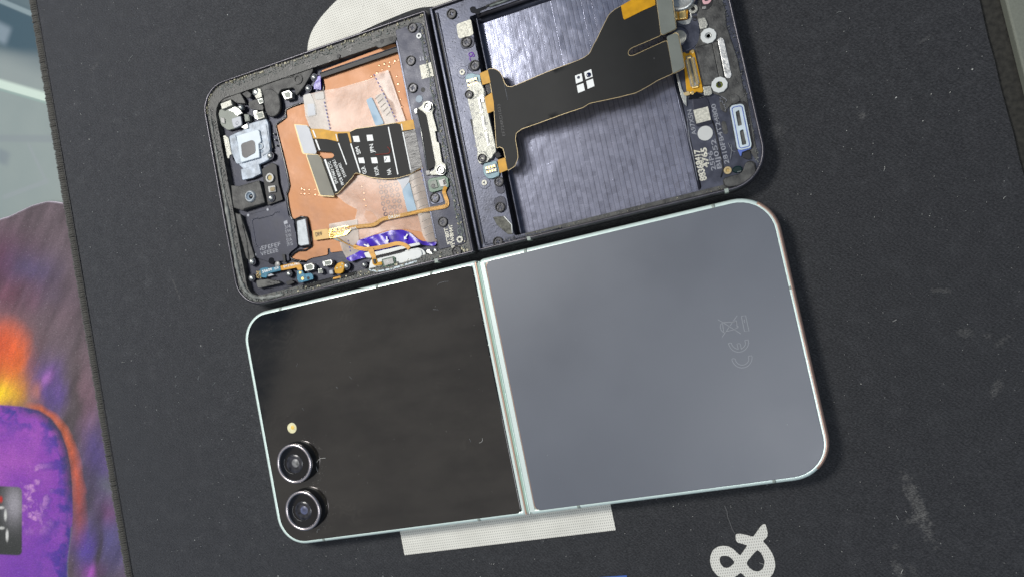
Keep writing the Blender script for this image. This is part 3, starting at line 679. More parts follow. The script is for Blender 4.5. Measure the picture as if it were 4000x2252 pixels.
for key, a, b, nrm in (('g', 945, 45, (0, 1)), ('g', 690, 105, (0, 1)), ('g', 240, 238, (0, 1)), ('g', 447, 1333, (0, -1)), ('g', 1178, 1240, (0, -1)), ('h', 165, 293, (0, 1)), ('h', 950, 105, (0, 1)), ('h', 390, 1370, (0, -1)), ('h', 1208, 1265, (0, -1)), ('h', 1295, 450, (1, 0))):
    q = P(key, a, b, .5)
    if nrm[1] > 0: q = (q[0], 0)
    elif nrm[1] < 0: q = (q[0], -7.52)
    else: q = (16.67, q[1])
    band((q, nrm))
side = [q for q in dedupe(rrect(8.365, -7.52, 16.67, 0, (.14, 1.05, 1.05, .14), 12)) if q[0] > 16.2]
sweep('rosy_reflection', side, [(.02, .34), (-.005, .38), (-.005, .44), (.013, .507), (.05, .574), (.078, .590), (.09, .585)], PINKM, ph, closed=False)  # warm reflection on the right bevel, painted as a rosy strip
# cameras: a tall dark barrel with a rosy metal lip and a recessed lens
for n_, (cx, cy, core) in enumerate(((1.22, -4.925, LENSC), (1.22, -6.40, LENSCV))):
    r_ = .618
    base_ = lathe('camera_ring', cx, cy, [(r_ + .03, .55), (r_ + .025, .63), (r_ - .005, .68), (r_ - .005, .80), (r_, .83)], BLACK, ph, n=64, cap0=False, cap1=False)
    lathe('metal_lip', cx, cy, [(r_, .80), (r_ + .004, .84), (r_ - .012, .872), (r_ - .045, .885), (r_ - .085, .868), (r_ - .095, .84)], RINGM, base_, n=64, cap0=False, cap1=False)
    lens = lathe('lens', cx, cy, [(r_ - .09, .84), (r_ - .12, .846), (.30, .850), (.001, .852)], LENSBLK, base_, n=64, cap0=False)
    lathe('lens_inner', cx + .02, cy, [(.30, .840), (.29, .856), (.2, .862), (.001, .866)], LENSIN, lens, n=40, cap0=False)
    lathe('lens_glint', cx + .06, cy + .01, [(.135, .86), (.12, .870), (.001, .876)], core, lens, n=24, cap0=False)  # reflection in the lens, painted as a small pale dome
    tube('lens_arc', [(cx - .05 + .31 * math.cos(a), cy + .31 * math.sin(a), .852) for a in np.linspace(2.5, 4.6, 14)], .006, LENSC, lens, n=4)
disc('camera_flash', 1.204, -3.846, .168, .55, .612, FLASHM, ph, n=32, bevel=.01)
dome('flash_phosphor', 1.235, -3.83, .07, .61, FLASHY, ph, h=.012)
# compliance marks on the grey back
E_ = lambda pts: [(*P('E', a, b, .603), .604) for a, b in pts]
def mark(pts, name='compliance_mark', closed=False, w=.015):
    l = E_(pts + ([pts[0]] if closed else [])); ribbon(name, l, w, MARK, ph, th=.004)
mark([(590, 190), (683, 172), (757, 510), (660, 518)], closed=True)
mark([(80, 260), (190, 325), (330, 410), (440, 480), (580, 570)]); mark([(500, 172), (410, 300), (330, 415), (250, 530), (170, 645)])
mark([(185, 325), (380, 315), (445, 325), (490, 345), (500, 440), (430, 480), (270, 520), (210, 545), (180, 340)])
mark([(180, 335), (140, 360), (130, 420), (150, 490), (200, 545)]); mark(smoothline([(a, b, 0) for a, b in [(440, 310), (465, 280), (490, 305), (470, 335), (440, 310)]], 3) and [(440, 310), (452, 290), (470, 282), (488, 300), (482, 325), (462, 336), (440, 310)])
mark([(500, 400), (525, 415), (510, 440)]); mark([(660, 260), (650, 300), (665, 325)])
sm = lambda l: [(q[0], q[1]) for q in smoothline([(a, b, 0) for a, b in l], 5)]
mark([(375, 768)] + [(305, 780)] + sm([(305, 780), (350, 870), (420, 940), (530, 970), (640, 940), (720, 860), (745, 780), (740, 700)]) + [(665, 712)] + sm([(665, 712), (680, 790), (650, 850), (590, 905)]) + [(570, 795), (540, 778), (495, 790), (525, 910)] + sm([(525, 910), (450, 880), (390, 820), (375, 768)]))
mark([(815, 1045), (742, 1058)] + sm([(742, 1058), (750, 1150), (700, 1220), (620, 1250), (540, 1235), (480, 1180), (455, 1120)]) + sm([(455, 1120), (420, 1108), (385, 1130), (420, 1210), (500, 1285), (610, 1312), (720, 1280), (800, 1190), (825, 1100), (815, 1045)]))
# specks, scratches and a curled hair on the two backs
def on_phone():
    return (rnd(.4, 8.1), rnd(-7.3, -.3)) if random.random() < .8 else (rnd(8.7, 16.3), rnd(-7.2, -.3))
flakes('dust_speck', 90, on_phone, .013, LINT, ph, .6, th=.004)
flakes('dust_speck', 110, lambda: (rnd(8.7, 16.3), rnd(-7.2, -.3)), .010, MARK, ph, .598, th=.003)
flakes('dust_speck', 150, lambda: (lambda a, r: (1.25 + r * math.cos(a), random.choice((-4.93, -6.4)) + r * math.sin(a)))(rnd(-1.2, 1.2), rnd(.66, .95)), .012, LINT, ph, .6, th=.004)
flakes('edge_crumb', 40, lambda: (8.175 + rnd(-.012, .012), rnd(-7.2, -.3)), .022, SILVER, ph, .59, th=.012)
D3 = lambda key, pts, z: [(*P(key, a, b, z), z) for a, b in pts]
tube('curled_hair', smoothline(D3('d', [(635, 456), (575, 466), (545, 495), (525, 525), (538, 560), (548, 600)], .615), 4), .0055, LINT, ph, n=4)
tube('curled_hair', smoothline(D3('d', [(545, 1255), (548, 1225), (570, 1215)], .612), 4), .0055, LINT, ph, n=4)
tube('curled_hair', smoothline(D3('g', [(1190, 858), (1188, 872), (1175, 880)], .61), 4), .005, LINT, ph, n=4)
tube('curled_hair', smoothline(D3('g', [(975, 140), (990, 125), (1030, 118)], .61), 4), .003, MARK, ph, n=4)
for a, b, c, d_ in ((312, 520, 316, 505), (560, 566, 574, 578), (955, 250, 982, 252), (1128, 860, 1135, 875), (498, 615, 508, 625), (340, 715, 346, 728)):
    tube('scratch', D3('g', [(a, b), (c, d_)], .604), .0035, MARK, ph, n=4)

# ================================================================== opened dark phone: left half (cover-screen side)
op = thing('opened_phone', 'opened dark folding phone showing copper foil, black flex cables and an empty milled battery bay', 'phone', (8.35, 3.96, 0))
PROFB = [(.10, .03), (.03, .08), (0, .18), (0, .42), (.015, .50), (.04, .555), (.075, .565), (.10, .55), (.105, .48)]
# left half shell: bottom, ledge with the big opening, rim
L_OUT = dedupe(rrect(0, .2, 8.33, 7.72, (.95, .1, .1, .95), 12))
sweep('frame', L_OUT, PROFB, RIM, op)
prism('inner_floor', rrect(.09, .29, 8.25, 7.63, (.86, .05, .05, .86)), .04, .26, NAVY, op)
OPEN_L = dedupe(rrect(.42, .52, 7.20, 7.14, (.45, .05, .05, .5), 6))
prism('ledge', rrect(.095, .295, 8.235, 7.625, (.86, .05, .05, .86)), .25, .485, LEDGE, op, holes=[list(reversed(OPEN_L))], bevel=.015)
prism('hinge_side_plate', rp([(7.21, .55), (8.13, .55), (8.13, 7.42), (7.21, 7.42)], [.05, .15, .25, .05]), .40, .505, NAVY, op, bevel=.015)
prism('hinge_side_rail', [(8.20, .30), (8.285, .30), (8.285, 7.62), (8.20, 7.62)], .3, .53, NAVYB, op, bevel=.02)
tube('hinge_spine', [(8.378, .3, .2), (8.378, 4, .2), (8.378, 7.6, .2)], .15, BLACK, op, n=12)
for kx, a, b, nrm in (('2', 2120, 1045, (0, -1)),):
    prism('antenna_band', [(7.03, .195), (7.14, .195), (7.14, .31), (7.03, .31)], .3, .571, BAND, op)
# crumbled pale gasket down the left rim and round the corner, glue residue on the ledges
gl = smoothline([(.215, 6.6, .5), (.20, 5.2, .5), (.215, 3.8, .5), (.20, 2.4, .5), (.215, 1.35, .5), (.33, .85, .5), (.62, .52, .5), (1.1, .40, .5), (1.7, .37, .5)], 10)
wl = [.055 + .03 * math.sin(i * .9) * math.sin(i * .37) for i in range(len(gl))]
tube('foam_gasket', gl, [w * (.55 if i < 20 else 1) for i, w in enumerate(wl)], GASK, op, n=7)
flakes('glue_residue', 420, lambda: (rnd(.14, .36), rnd(.9, 6.9)), .045, GASK, op, .485, th=.03)
flakes('glue_residue', 240, lambda: (lambda t: (.95 - .78 * math.cos(t) + rnd(-.09, .09), 1.15 - .78 * math.sin(t) + rnd(-.09, .09)))(rnd(.1, 1.5)), .05, GASK, op, .485, th=.03)
flakes('glue_residue', 520, lambda: (rnd(.8, 8.1), .36 + rnd(-.06, .16)), .05, RES_G, op, .485, th=.02)
flakes('glue_residue', 70, lambda: (rnd(2.2, 8.1), .38 + rnd(-.06, .10)), .07, RES_Y, op, .485, th=.03)
flakes('glue_residue', 420, lambda: (rnd(.8, 8.1), 7.46 + rnd(-.10, .10)), .045, RES_G, op, .485, th=.02)
flakes('glue_residue', 150, lambda: (rnd(1.0, 8.2), 7.57 + rnd(-.05, .03)), .055, RES_Y, op, .50, th=.03)
flakes('glue_residue', 90, lambda: (lambda t: (.95 - .82 * math.cos(t) + rnd(-.05, .05), 6.8 + .82 * math.sin(t) + rnd(-.05, .05)))(rnd(0, 1.5)), .04, RES_Y, op, .49, th=.03)
flakes('glue_residue', 430, lambda: (8.01 + rnd(-.07, .07) + .03 * math.sin(random.random() * 9), rnd(.6, 7.35)), .045, RES_G, op, .505, th=.02)
flakes('glue_residue', 90, lambda: (8.03 + rnd(-.08, .08), rnd(.6, 7.4)), .05, RES_Y, op, .508, th=.03)
tube('glue_bead', smoothline([(8.0 + .04 * math.sin(i * 1.7), .7 + i * .33, .505) for i in range(20)], 3), .018, RES_G, op, n=5)
# screws on the hinge side plate
for a, b, key, m in ((1945, 255, '1', SCREW), (1930, 557, '1', SCREW), (1948, 805, '1', SCREWD), (2222, 672, '2', SCREW), (2350, 938, '2', SCREW), (2150, 452, '2', SCREWD)):
    q = P(key, a, b, .51); screw(q[0], q[1], .125, .51, op, m)
q = P('1', 2005, 330, .52); ringp('eyelet', *q, .035, .085, .48, .54, WHITEP, op)
q = P('2', 2378, 832, .52); ringp('eyelet', *q, .045, .10, .48, .54, NICKEL, op)
q = P('2', 2385, 755, .51); ringp('glue_ring', *q, .075, .105, .50, .518, RES_G, op)
q = P('1', 2040, 822, .51); disc('dark_hole', *q, .075, .48, .509, BLACK, op)
q = P('1', 2005, 905, .52); disc('round_sticker', *q, .115, .50, .522, DOTBL, op)
slab('code_label', '1', [(2008, 600), (2112, 570), (2140, 695), (2030, 725)], .50, .512, CREAM, op, r=.01, bevel=0)
for i, (a, b) in enumerate(((2010, 535), (2035, 532), (2065, 525))): slab('etched_tick', '1', [(a, b - 15), (a + 8, b - 15), (a + 14, b + 20), (a + 4, b + 22)], .5, .511, GREYINK, op, r=0, bevel=0)
text('etched_code', '9YW8M4T', P('2', 2335, 905, .51), P('2', 2305, 690, .51), .512, CREAM, op, height=.11, bold=.03)
text('etched_code', '.5T80T', P('2', 2298, 885, .51), P('2', 2262, 720, .51), .512, CREAM, op, height=.11, bold=.03)
# copper foil, the dark raised lip round it and the recessed navy board area
CU = [(1118, 722), (1830, 468), (1945, 1080), (2065, 1557), (2172, 2207), (2100, 2215), (1330, 2290), (1195, 2307), (1190, 2268), (1170, 2268), (1170, 2327), (1020, 2357), (960, 2387), (870, 2377), (830, 2357),
      (835, 2340), (900, 2290), (1022, 2255), (975, 1985), (870, 2008), (830, 1977), (795, 1777), (820, 1697), (765, 1440), (700, 1180), (708, 1132), (790, 1070), (786, 1000), (940, 940), (1125, 880)]
cu2 = rp(PP('1', CU, .30), .05, 3)
CUF = lambda x, y: .298 + .006 * math.sin(x * 3.1 + y) * math.sin(y * 2.3 + 1)
sheet('copper_foil', cu2, CUF, .03, COPPER, op, stepd=.15, smooth=True)
lip = PP('1', CU[13 - 1:] + CU[:1], .33)
tube('foil_lip', smoothline([(a, b, .31) for a, b in lip], 2), .035, GLOSSBLK, op, n=8)
slab('copper_strip', '1', [(1110, 645), (1740, 408), (1790, 398), (1800, 440), (1115, 668)], .27, .32, COPPER, op)
bl = [P('1', 1105, 690, .40), P('1', 1815, 448, .40)]
ribbon('ridge_bar', [(*bl[0], .42), (*bl[1], .42)], .17, BLACK, op, th=.14)
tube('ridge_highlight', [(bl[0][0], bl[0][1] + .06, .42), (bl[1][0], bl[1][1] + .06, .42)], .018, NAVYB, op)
prism('side_wall', [(7.15, .9), (7.215, .9), (7.215, 7.1), (7.15, 7.1)], .27, .49, NAVYB, op, bevel=.01)
tube('foil_fold', [(7.13, .9, .31), (7.12, 3, .33), (7.13, 6.8, .31)], .022, COPPERB, op, n=6)
def dimples(name, pts, key, r, m, z=.30, h=.012):
    V, F = [], []
    for a, b in pts:
        x, y = P(key, a, b, z); rr = r * rnd(.7, 1.2); s = len(V); n = 10
        for rad, zz_ in ((rr, 0), (rr * .75, h * .8), (rr * .3, h)): V += [(x + rad * math.cos(2 * math.pi * i / n), y + rad * math.sin(2 * math.pi * i / n), z + zz_) for i in range(n)]
        for q in range(2):
            for i in range(n): F.append((s + q * n + i, s + q * n + (i + 1) % n, s + (q + 1) * n + (i + 1) % n, s + (q + 1) * n + i))
        F.append(tuple(range(s + 2 * n, s + 3 * n)))
    return finish(name, V, F, m, op, smooth=True, kind='stuff')
dimples('foil_dimple', [(1575 + i * 50 + rnd(-8, 8), 690 - i * 28 + rnd(-10, 10)) for i in range(6)] + [(1640 + i * 48, 600 - i * 14) for i in range(5)] + [(1800 + i * 12, 700 + i * 70) for i in range(5)], '1', .05, COPPERB)
dimples('foil_dimple', [(920 + i * 45 + rnd(-12, 12), 380 + j * 45 + rnd(-12, 12)) for i in range(5) for j in range(2)] + [(1480, 350), (1500, 410), (1505, 470), (1520, 525)], '2', .05, COPPERB)
INKR = mat('violet_ring_stain', (.09, .04, .06), .5)
V_ = []
for i in range(4):
    for j in range(7):
        a, b = 1640 + i * 48 + j * 9 + rnd(-6, 6), 300 + j * 50 - i * 8 + rnd(-5, 5)
        if i == 3 and j > 5: continue
        q = P('2', a, b, .312); ringp('foil_bubble', *q, .038, .072, .30, .318, INKR, op, n=14)
# milky tapes over the foil, with printed dashes, liner windows and creases
TZ = lambda x, y: .335 + .02 * math.sin(x * 1.9 + 1.3) + .012 * math.sin(y * 3 + x * 2.1)
def film(name, key, pts, m, dz=0, r=.05, th=.006, **kw):
    return sheet(name, rp(PF(key, pts, lambda x, y: TZ(x, y) + dz), r, 3), lambda x, y: TZ(x, y) + dz, th, m, op, stepd=.2, smooth=True, **kw)
film('clear_tape', '1', [(945, 872), (1130, 828), (1260, 808), (1560, 722), (1722, 635), (1885, 1115), (1700, 1140), (1380, 1215), (1010, 1180), (965, 1060)], TAPE)
film('clear_tape', '1', [(1590, 680), (1722, 640), (1885, 1115), (1810, 1118)], TAPE, .012)
film('milky_tape_end', '1', [(945, 880), (1135, 832), (1190, 1190), (1010, 1178), (965, 1060)], TAPEW, .010)
film('smoky_patch', '1', [(945, 872), (1012, 852), (1058, 965), (1065, 1055), (985, 1070), (965, 1000)], TAPEG, .02)
film('smoky_patch', '1', [(1050, 862), (1130, 838), (1140, 905), (1060, 912)], TAPEG, .02)
film('smoky_patch', '1', [(985, 950), (1045, 948), (1060, 1050), (990, 1062)], STIFFW, .028)
film('liner_window', '1', [(1520, 915), (1570, 888), (1685, 1132), (1607, 1152)], PALEBLUE, .022)
film('tape_fold', '1', [(1600, 880), (1680, 840), (1790, 1120), (1700, 1140)], TAPEW, .016)
film('clear_tape', '2', [(1235, 420), (1400, 250), (1500, 240), (1640, 280), (1850, 262), (1960, 220), (2060, 195), (2168, 850), (2100, 862), (2020, 760), (1880, 735), (1700, 750), (1460, 835), (1420, 640), (1440, 560), (1330, 500)], TAPE)
film('liner_window', '2', [(1790, 270), (1950, 218), (1912, 305), (1850, 385), (1835, 330)], STIFFW, .02)
film('liner_window', '2', [(1850, 385), (1915, 305), (1985, 575), (1900, 585)], PALEBLUE, .02)
film('milky_tape_end', '2', [(1180, 690), (1440, 645), (1455, 840), (1400, 900), (1500, 905), (1420, 985), (1345, 1010), (1300, 930), (1270, 830), (1190, 810)], TAPEW, .01)
curl = lambda x, y: .36 + .09 * max(0, 1 - ((x - 6.83) / .34) ** 2)
sheet('rolled_tape', rp(PF('2', [(1905, 240), (2040, 195), (2168, 845), (2080, 862), (2040, 800)], curl), .03, 3), curl, .006, TAPEW, op, stepd=.08, smooth=True)
for i in range(9):
    a, b = 1925 + i * 17, 300 + i * 62; l = [(*P('2', a, b, .46), .0), (*P('2', a + 60, b - 35, .46), 0), (*P('2', a + 120, b - 48, .46), 0)]
    tube('tape_crease', [(x, y, curl(x, y) + .006) for x, y, _ in smoothline(l, 3)], .012, TAPEL, op, n=4)
for i in range(7):
    l = [P('1', 1595 + i * 27, 905 + i * 38, .38), P('1', 1650 + i * 22, 860 + i * 40, .38)]
    if i < 5: tube('tape_crease', [(x, y, TZ(x, y) + .03) for x, y in l], .010, TAPEL, op, n=4)
def dashes(key, p, q, n, dz=.03, f=TZ):
    for i in range(n):
        t0, t1 = (i + .2) / n, (i + .7) / n; A_, B_ = (p[0] + (q[0] - p[0]) * t0, p[1] + (q[1] - p[1]) * t0), (p[0] + (q[0] - p[0]) * t1, p[1] + (q[1] - p[1]) * t1)
        l = [P(key, *A_, .36), P(key, *B_, .36)]; ribbon('printed_dash', [(x, y, f(x, y) + dz) for x, y in l], .028, BLUEINK, op, th=.004)
dashes('1', (1590, 675), (1808, 1118), 13); dashes('1', (1138, 925), (1192, 1188), 8); dashes('2', (2025, 195), (2110, 545), 9, .012, curl); dashes('2', (1355, 830), (1378, 950), 4)
# violet film along the bottom, its arrows
VF = lambda x, y: .35 + .035 * math.sin(x * 5.5) * math.sin(y * 4 + 1) + .02 * math.sin(x * 11 + y * 6)
def vfilm(pts, dz=0): return sheet('violet_film', rp(PF('2', pts, lambda x, y: VF(x, y) + dz), .06, 3), lambda x, y: VF(x, y) + dz, .01, VIOLET, op, stepd=.07, smooth=True)
vfilm([(1428, 880), (1450, 838), (1620, 785), (1750, 748), (1850, 743), (1920, 765), (1980, 820), (2040, 850), (2130, 845), (2172, 855), (2150, 890), (2060, 885), (2000, 870), (1900, 905), (1700, 945), (1590, 955), (1480, 915)])
vfilm([(1332, 1005), (1400, 970), (1480, 925), (1570, 950), (1575, 985), (1450, 1010), (1380, 1035)], .02)
for a, b, ang in ((1530, 888, -.5), (1712, 838, -1.6), (1880, 812, -2.4)):
    x, y = P('2', a, b, .42); c, s_ = math.cos(ang), math.sin(ang); zt = .42
    shape = [(-.12, .02), (0, .02), (0, .065), (.09, 0), (0, -.065), (0, -.02), (-.12, -.02)]
    prism('printed_arrow', [(x + u_ * c - v_ * s_, y + u_ * s_ + v_ * c) for u_, v_ in shape], zt - .008, zt, WHITEINK, op)
# ---- display flex: black film with amber edge, stiffeners, printing
FZ = lambda x, y: .40 + .10 * (1 / (1 + math.exp(-(x - 6.2) * 2.2))) + .05 * math.exp(-((x - 4.9) / .6) ** 2)
def flexpart(name, key, pts, m, dz, r=.04, th=.012, f=FZ, stepd=.14, **kw):
    ff = lambda x, y: f(x, y) + dz
    return sheet(name, rp(PF(key, pts, ff), r, 3), ff, th, m, kw.pop('parent', op), stepd=stepd, smooth=True, **kw)
FB = [(400, 400), (640, 410), (850, 462), (820, 310), (1000, 305), (1040, 290), (1150, 238), (1400, 205), (1815, 138), (1900, 150), (1930, 270), (2205, 235), (2320, 885), (2200, 930), (2080, 1010), (1860, 1075), (1650, 1090),
      (1400, 1065), (1250, 1020), (1150, 985), (1100, 1010), (1080, 1060), (830, 1335), (770, 1355), (545, 745), (640, 745), (740, 735), (775, 690), (720, 635), (480, 620)]
fx = flexpart('display_flex', 'B', FB, FLEX, 0, th=.014)
FE = [(395, 395), (640, 405), (850, 456), (1040, 282), (1150, 230), (1400, 198), (1815, 130), (1900, 140), (2205, 228), (2330, 890), (2200, 938), (2080, 1020), (1860, 1086), (1650, 1101),
      (1400, 1076), (1250, 1031), (1150, 996), (1108, 1016), (1092, 1066), (838, 1345), (770, 1366), (535, 745), (640, 750), (745, 740), (782, 690), (722, 628), (475, 612)]
flexpart('amber_edge', 'B', FE, GOLDE, -.012, th=.006, parent=fx)
flexpart('ribbed_section', 'B', [(1955, 290), (2205, 240), (2318, 880), (2200, 925), (2085, 1005)], FLEXR, .004, parent=fx)
flexpart('amber_section', 'B', [(345, 235), (560, 238), (700, 268), (830, 290), (1035, 282), (1070, 470), (1045, 480), (1000, 310), (822, 315), (850, 458), (640, 412), (400, 400)], GOLD, .006, parent=fx)
flexpart('amber_section', 'B', [(1815, 135), (2040, 92), (2170, 68), (2205, 232), (1940, 270), (1910, 158)], GOLD, .008, parent=fx)
flexpart('amber_tab', 'B', [(2280, 900), (2325, 880), (2332, 910), (2290, 920)], GOLD, .01, r=.01, parent=fx)
st = flexpart('stiffener', 'B', [(100, 168), (300, 180), (345, 235), (470, 640), (440, 668), (250, 652)], STIFFW, .035, r=.03, th=.03, parent=fx, label='pale grey stiffener')
flexpart('amber_edge', 'B', [(80, 155), (305, 172), (355, 232), (478, 640), (450, 678), (240, 672), (215, 640)], GOLDE, .012, r=.03, th=.012, parent=fx)
flexpart('stiffener', 'B', [(295, 678), (480, 680), (540, 740), (770, 1362), (765, 1385), (535, 1370)], STIFFO, .03, r=.03, th=.03, parent=fx, label='olive grey stiffener')
flexpart('amber_edge', 'B', [(278, 672), (485, 672), (550, 740), (780, 1380), (765, 1405), (540, 1392), (515, 1370)], GOLDE, .01, r=.03, th=.012, parent=fx)
for p, q, w in (((405, 258), (455, 385), .045), ((452, 420), (522, 602), .05), ((800, 325), (830, 445), .03), ((845, 480), (985, 852), .035), ((1055, 490), (1215, 988), .045), ((610, 760), (808, 1305), .06), ((1700, 205), (1865, 1020), .04), ((1950, 292), (2085, 948), .035), ((1925, 150), (1945, 258), .03)):
    l = PF('B', [(p[0] + (q[0] - p[0]) * t, p[1] + (q[1] - p[1]) * t) for t in (0, .25, .5, .75, 1)], lambda x, y: FZ(x, y) + .015)
    ribbon('printed_line', [(x, y, FZ(x, y) + .017) for x, y in l], w, WHITEINK, fx, th=.004)
for i, sq in enumerate([[(1085, 362), (1192, 358), (1215, 462), (1110, 462)], [(1325, 342), (1425, 336), (1447, 440), (1340, 446)], [(1180, 735), (1275, 728), (1300, 828), (1202, 825)], [(1400, 730), (1500, 725), (1523, 828), (1420, 828)], [(1622, 708), (1722, 700), (1737, 805), (1635, 815)]]):
    flexpart('printed_box', 'B', sq, WHITEINK, .019, r=0, th=.004, parent=fx)
def ftext(s, a, b, h, f=FZ, key='B', m=WHITEINK, dz=.02, parent=None, bold=.012, name='printed_word'):
    z = f(*P(key, *a, .45)) + dz; text(name, s, P(key, *a, z), P(key, *b, z), z, m, parent or fx, height=h, bold=bold)
ftext('SIM', (1228, 658), (1190, 535), .13); ftext('JPN', (1462, 645), (1436, 492), .13); ftext('GLR', (1330, 995), (1292, 872), .13); ftext('KOR', (1545, 1020), (1512, 872), .13); ftext('NA', (1755, 1012), (1735, 912), .13)
ftext('SM-F766U CTC', (840, 1165), (705, 790), .10); ftext('FPCB REV0.6(A)L1', (945, 1185), (780, 762), .10); ftext('S15624S1', (980, 1052), (880, 820), .09)
l = PF('B', [(1680, 545), (1712, 575), (1728, 620), (1700, 655), (1620, 668), (1480, 678)], lambda x, y: FZ(x, y) + .02)
tube('red_pen_stroke', smoothline([(x, y, FZ(x, y) + .012) for x, y in l], 4), .012, REDINK, fx, n=4)
l = PF('B', [(1650, 720), (1668, 735), (1640, 790)], lambda x, y: FZ(x, y) + .03); tube('pen_tick', [(x, y, FZ(x, y) + .024) for x, y in l], .008, BLACK, fx, n=4)
# ---- connector cover by the hinge, bracket with two screws
slab('connector_cover', '1', [(1985, 1002), (2010, 985), (2085, 1040), (2112, 1045), (2215, 1540), (2150, 1560), (2140, 1530), (2085, 1560), (2070, 1550)], .45, .56, FLEX, op, r=.02)
tube('cover_edge', D3('1', [(1985, 1010), (2030, 1230), (2080, 1552)], .565), .014, SILVER, op, n=5)
br = slab('hinge_bracket', '1', [(2030, 965), (2045, 930), (2090, 920), (2130, 945), (2140, 990), (2125, 1030), (2170, 1200), (2150, 1200), (2168, 1300), (2185, 1300), (2215, 1480), (2245, 1500), (2252, 1560), (2225, 1600), (2170, 1598), (2110, 1600), (2100, 1570), (2140, 1555), (2155, 1500), (2105, 1230), (2070, 1050), (2030, 1015), (1990, 990)], .50, .585, NICKEL, op, r=.03)
for a, b in ((2090, 978), (2208, 1555)):
    q = P('1', a, b, .60); ringp('bracket_collar', *q, .10, .15, .56, .61, SILVER, op); screw(q[0], q[1], .10, .615, op, SILVER, name='screw')
slab('rubber_block', '2', [(2060, 205), (2100, 195), (2110, 240), (2070, 250)], .45, .55, GLOSSBLK, op); slab('rubber_block', '1', [(1955, 1000), (1985, 985), (2000, 1030), (1965, 1045)], .45, .55, GLOSSBLK, op)
# ---- sensor board and its amber ribbon
sb = slab('sensor_board', '2', [(2080, 300), (2100, 275), (2240, 248), (2270, 270), (2278, 345), (2250, 370), (2120, 405), (2095, 390)], .48, .56, GREENPCB, op, r=.03)
slab('sensor_shield', '2', [(2105, 300), (2160, 285), (2180, 355), (2125, 370), (2100, 345)], .55, .585, STIFF, op, r=.03); slab('sensor_shield', '2', [(2175, 290), (2240, 272), (2262, 340), (2200, 355)], .55, .578, GREYCHIP, op, r=.02)
q = P('2', 2133, 342, .59); disc('sensor_window', *q, .065, .56, .59, GLOSSBLK, op); slab('contact_pad', '2', [(2220, 290), (2240, 285), (2250, 330), (2230, 335)], .57, .582, GLOSSBLK, op, r=.01)
slab('screw_plate', '2', [(2105, 420), (2200, 400), (2232, 480), (2225, 495), (2125, 515), (2110, 500)], .49, .515, NAVYB, op)
rl = [(2250, 350, .56), (2235, 400, .53), (2258, 470, .52), (2262, 515, .52), (2225, 535, .52), (2120, 553, .50), (1990, 580, .44), (1860, 608, .39), (1700, 640, .37), (1650, 660, .37), (1590, 697, .37), (1500, 708, .37), (1410, 718, .38), (1330, 735, .38)]
line = smoothline([(*P('2', a, b, z), z + .02) for a, b, z in rl], 5)
ar = ribbon('sensor_ribbon', line, .115, GOLDT, op, th=.012)
for off in (-.045, -.02, .02, .045):
    tube('copper_trace', [(x, y + off, z + .004) for x, y, z in line[12:]], .006, TAN, ar, n=4)
RZ = lambda x, y: .39
pad = flexpart('ribbon_pad', '2', [(1178, 738), (1345, 702), (1400, 722), (1340, 790), (1188, 822)], GOLDM, .01, f=RZ); flexpart('ribbon_end', '2', [(1032, 752), (1172, 732), (1186, 820), (1045, 840)], TAN, .014, f=RZ)
for i in range(13):
    t = i / 12; a = (1182 + 150 * t, 738 - 28 * t); b = (1192 + 150 * t - 40 * (1 if i > 2 else -.2), 820 - 30 * t)
    tube('pad_hatch', [(*P('2', *a, .41), .41), (*P('2', *b, .41), .41)], .008, GOLDT, pad, n=4)
ftext('SM-F766U', (1240, 752), (1345, 722), .07, RZ, '2', WHITEINK, .02, op); ftext('PROXIMITY_R06A', (1225, 778), (1432, 732), .07, RZ, '2', WHITEINK, .02, op)
ftext('DR5609S1', (1728, 645), (1882, 612), .095, lambda x, y: .385, '2', WHITEINK, .02, op); ftext('DRW', (1062, 805), (1122, 792), .13, RZ, '2', BLACK, .02, op)
slab('solder_tail', '2', [(1215, 822), (1260, 815), (1300, 850), (1255, 845)], .36, .40, STIFF, op)
tube('thin_wire', smoothline(D3('2', [(1260, 818), (1320, 858), (1390, 890), (1430, 905)], .42), 4), .016, GOLDT, op, n=5)
# ---- white side-key module with chip and orange flex
slab('white_bar', '2', [(1500, 955), (1545, 940), (1640, 965), (1590, 985), (1560, 1000), (1520, 995)], .36, .44, WHITEP, op)
slab('white_bar', '2', [(1560, 952), (1960, 865), (2005, 858), (2015, 880), (1905, 905), (1720, 955), (1590, 985)], .38, .46, WHITEP, op)
slab('dark_clip', '2', [(1605, 985), (1870, 925), (1872, 942), (1612, 1005)], .42, .50, GLOSSBLK, op, r=.01)
slab('key_housing', '2', [(1545, 1085), (1560, 1020), (1600, 990), (1930, 918), (2000, 905), (2045, 925), (2068, 960), (2055, 1000), (2010, 1020), (1800, 1078), (1620, 1122), (1545, 1110)], .34, .47, WHITEP, op, r=.06)
slab('key_pad', '2', [(1808, 975), (1850, 945), (1990, 915), (2025, 930), (2035, 970), (2010, 1000), (1830, 1052), (1815, 1040)], .46, .51, WHITEP, op, r=.05, bevel=.02)
slab('key_foot', '2', [(1540, 1098), (1640, 1112), (1740, 1092), (1980, 1022), (1985, 1035), (1750, 1108), (1620, 1128), (1550, 1112)], .42, .49, SEALB, op, r=.02)
slab('green_board', '2', [(1662, 1012), (1770, 985), (1786, 995), (1790, 1055), (1690, 1085), (1672, 1080)], .46, .51, GREENPCB, op, r=.02)
slab('grey_chip', '2', [(1672, 1018), (1762, 995), (1776, 1048), (1690, 1072)], .50, .54, GREYCHIP, op, r=.01)
for p, q in (((1705, 1038), (1735, 1031)), ((1716, 1022), (1723, 1050))): ribbon('chip_cross', [(*P('2', *p, .545), .545), (*P('2', *q, .545), .545)], .008, WHITEINK, op, th=.003)
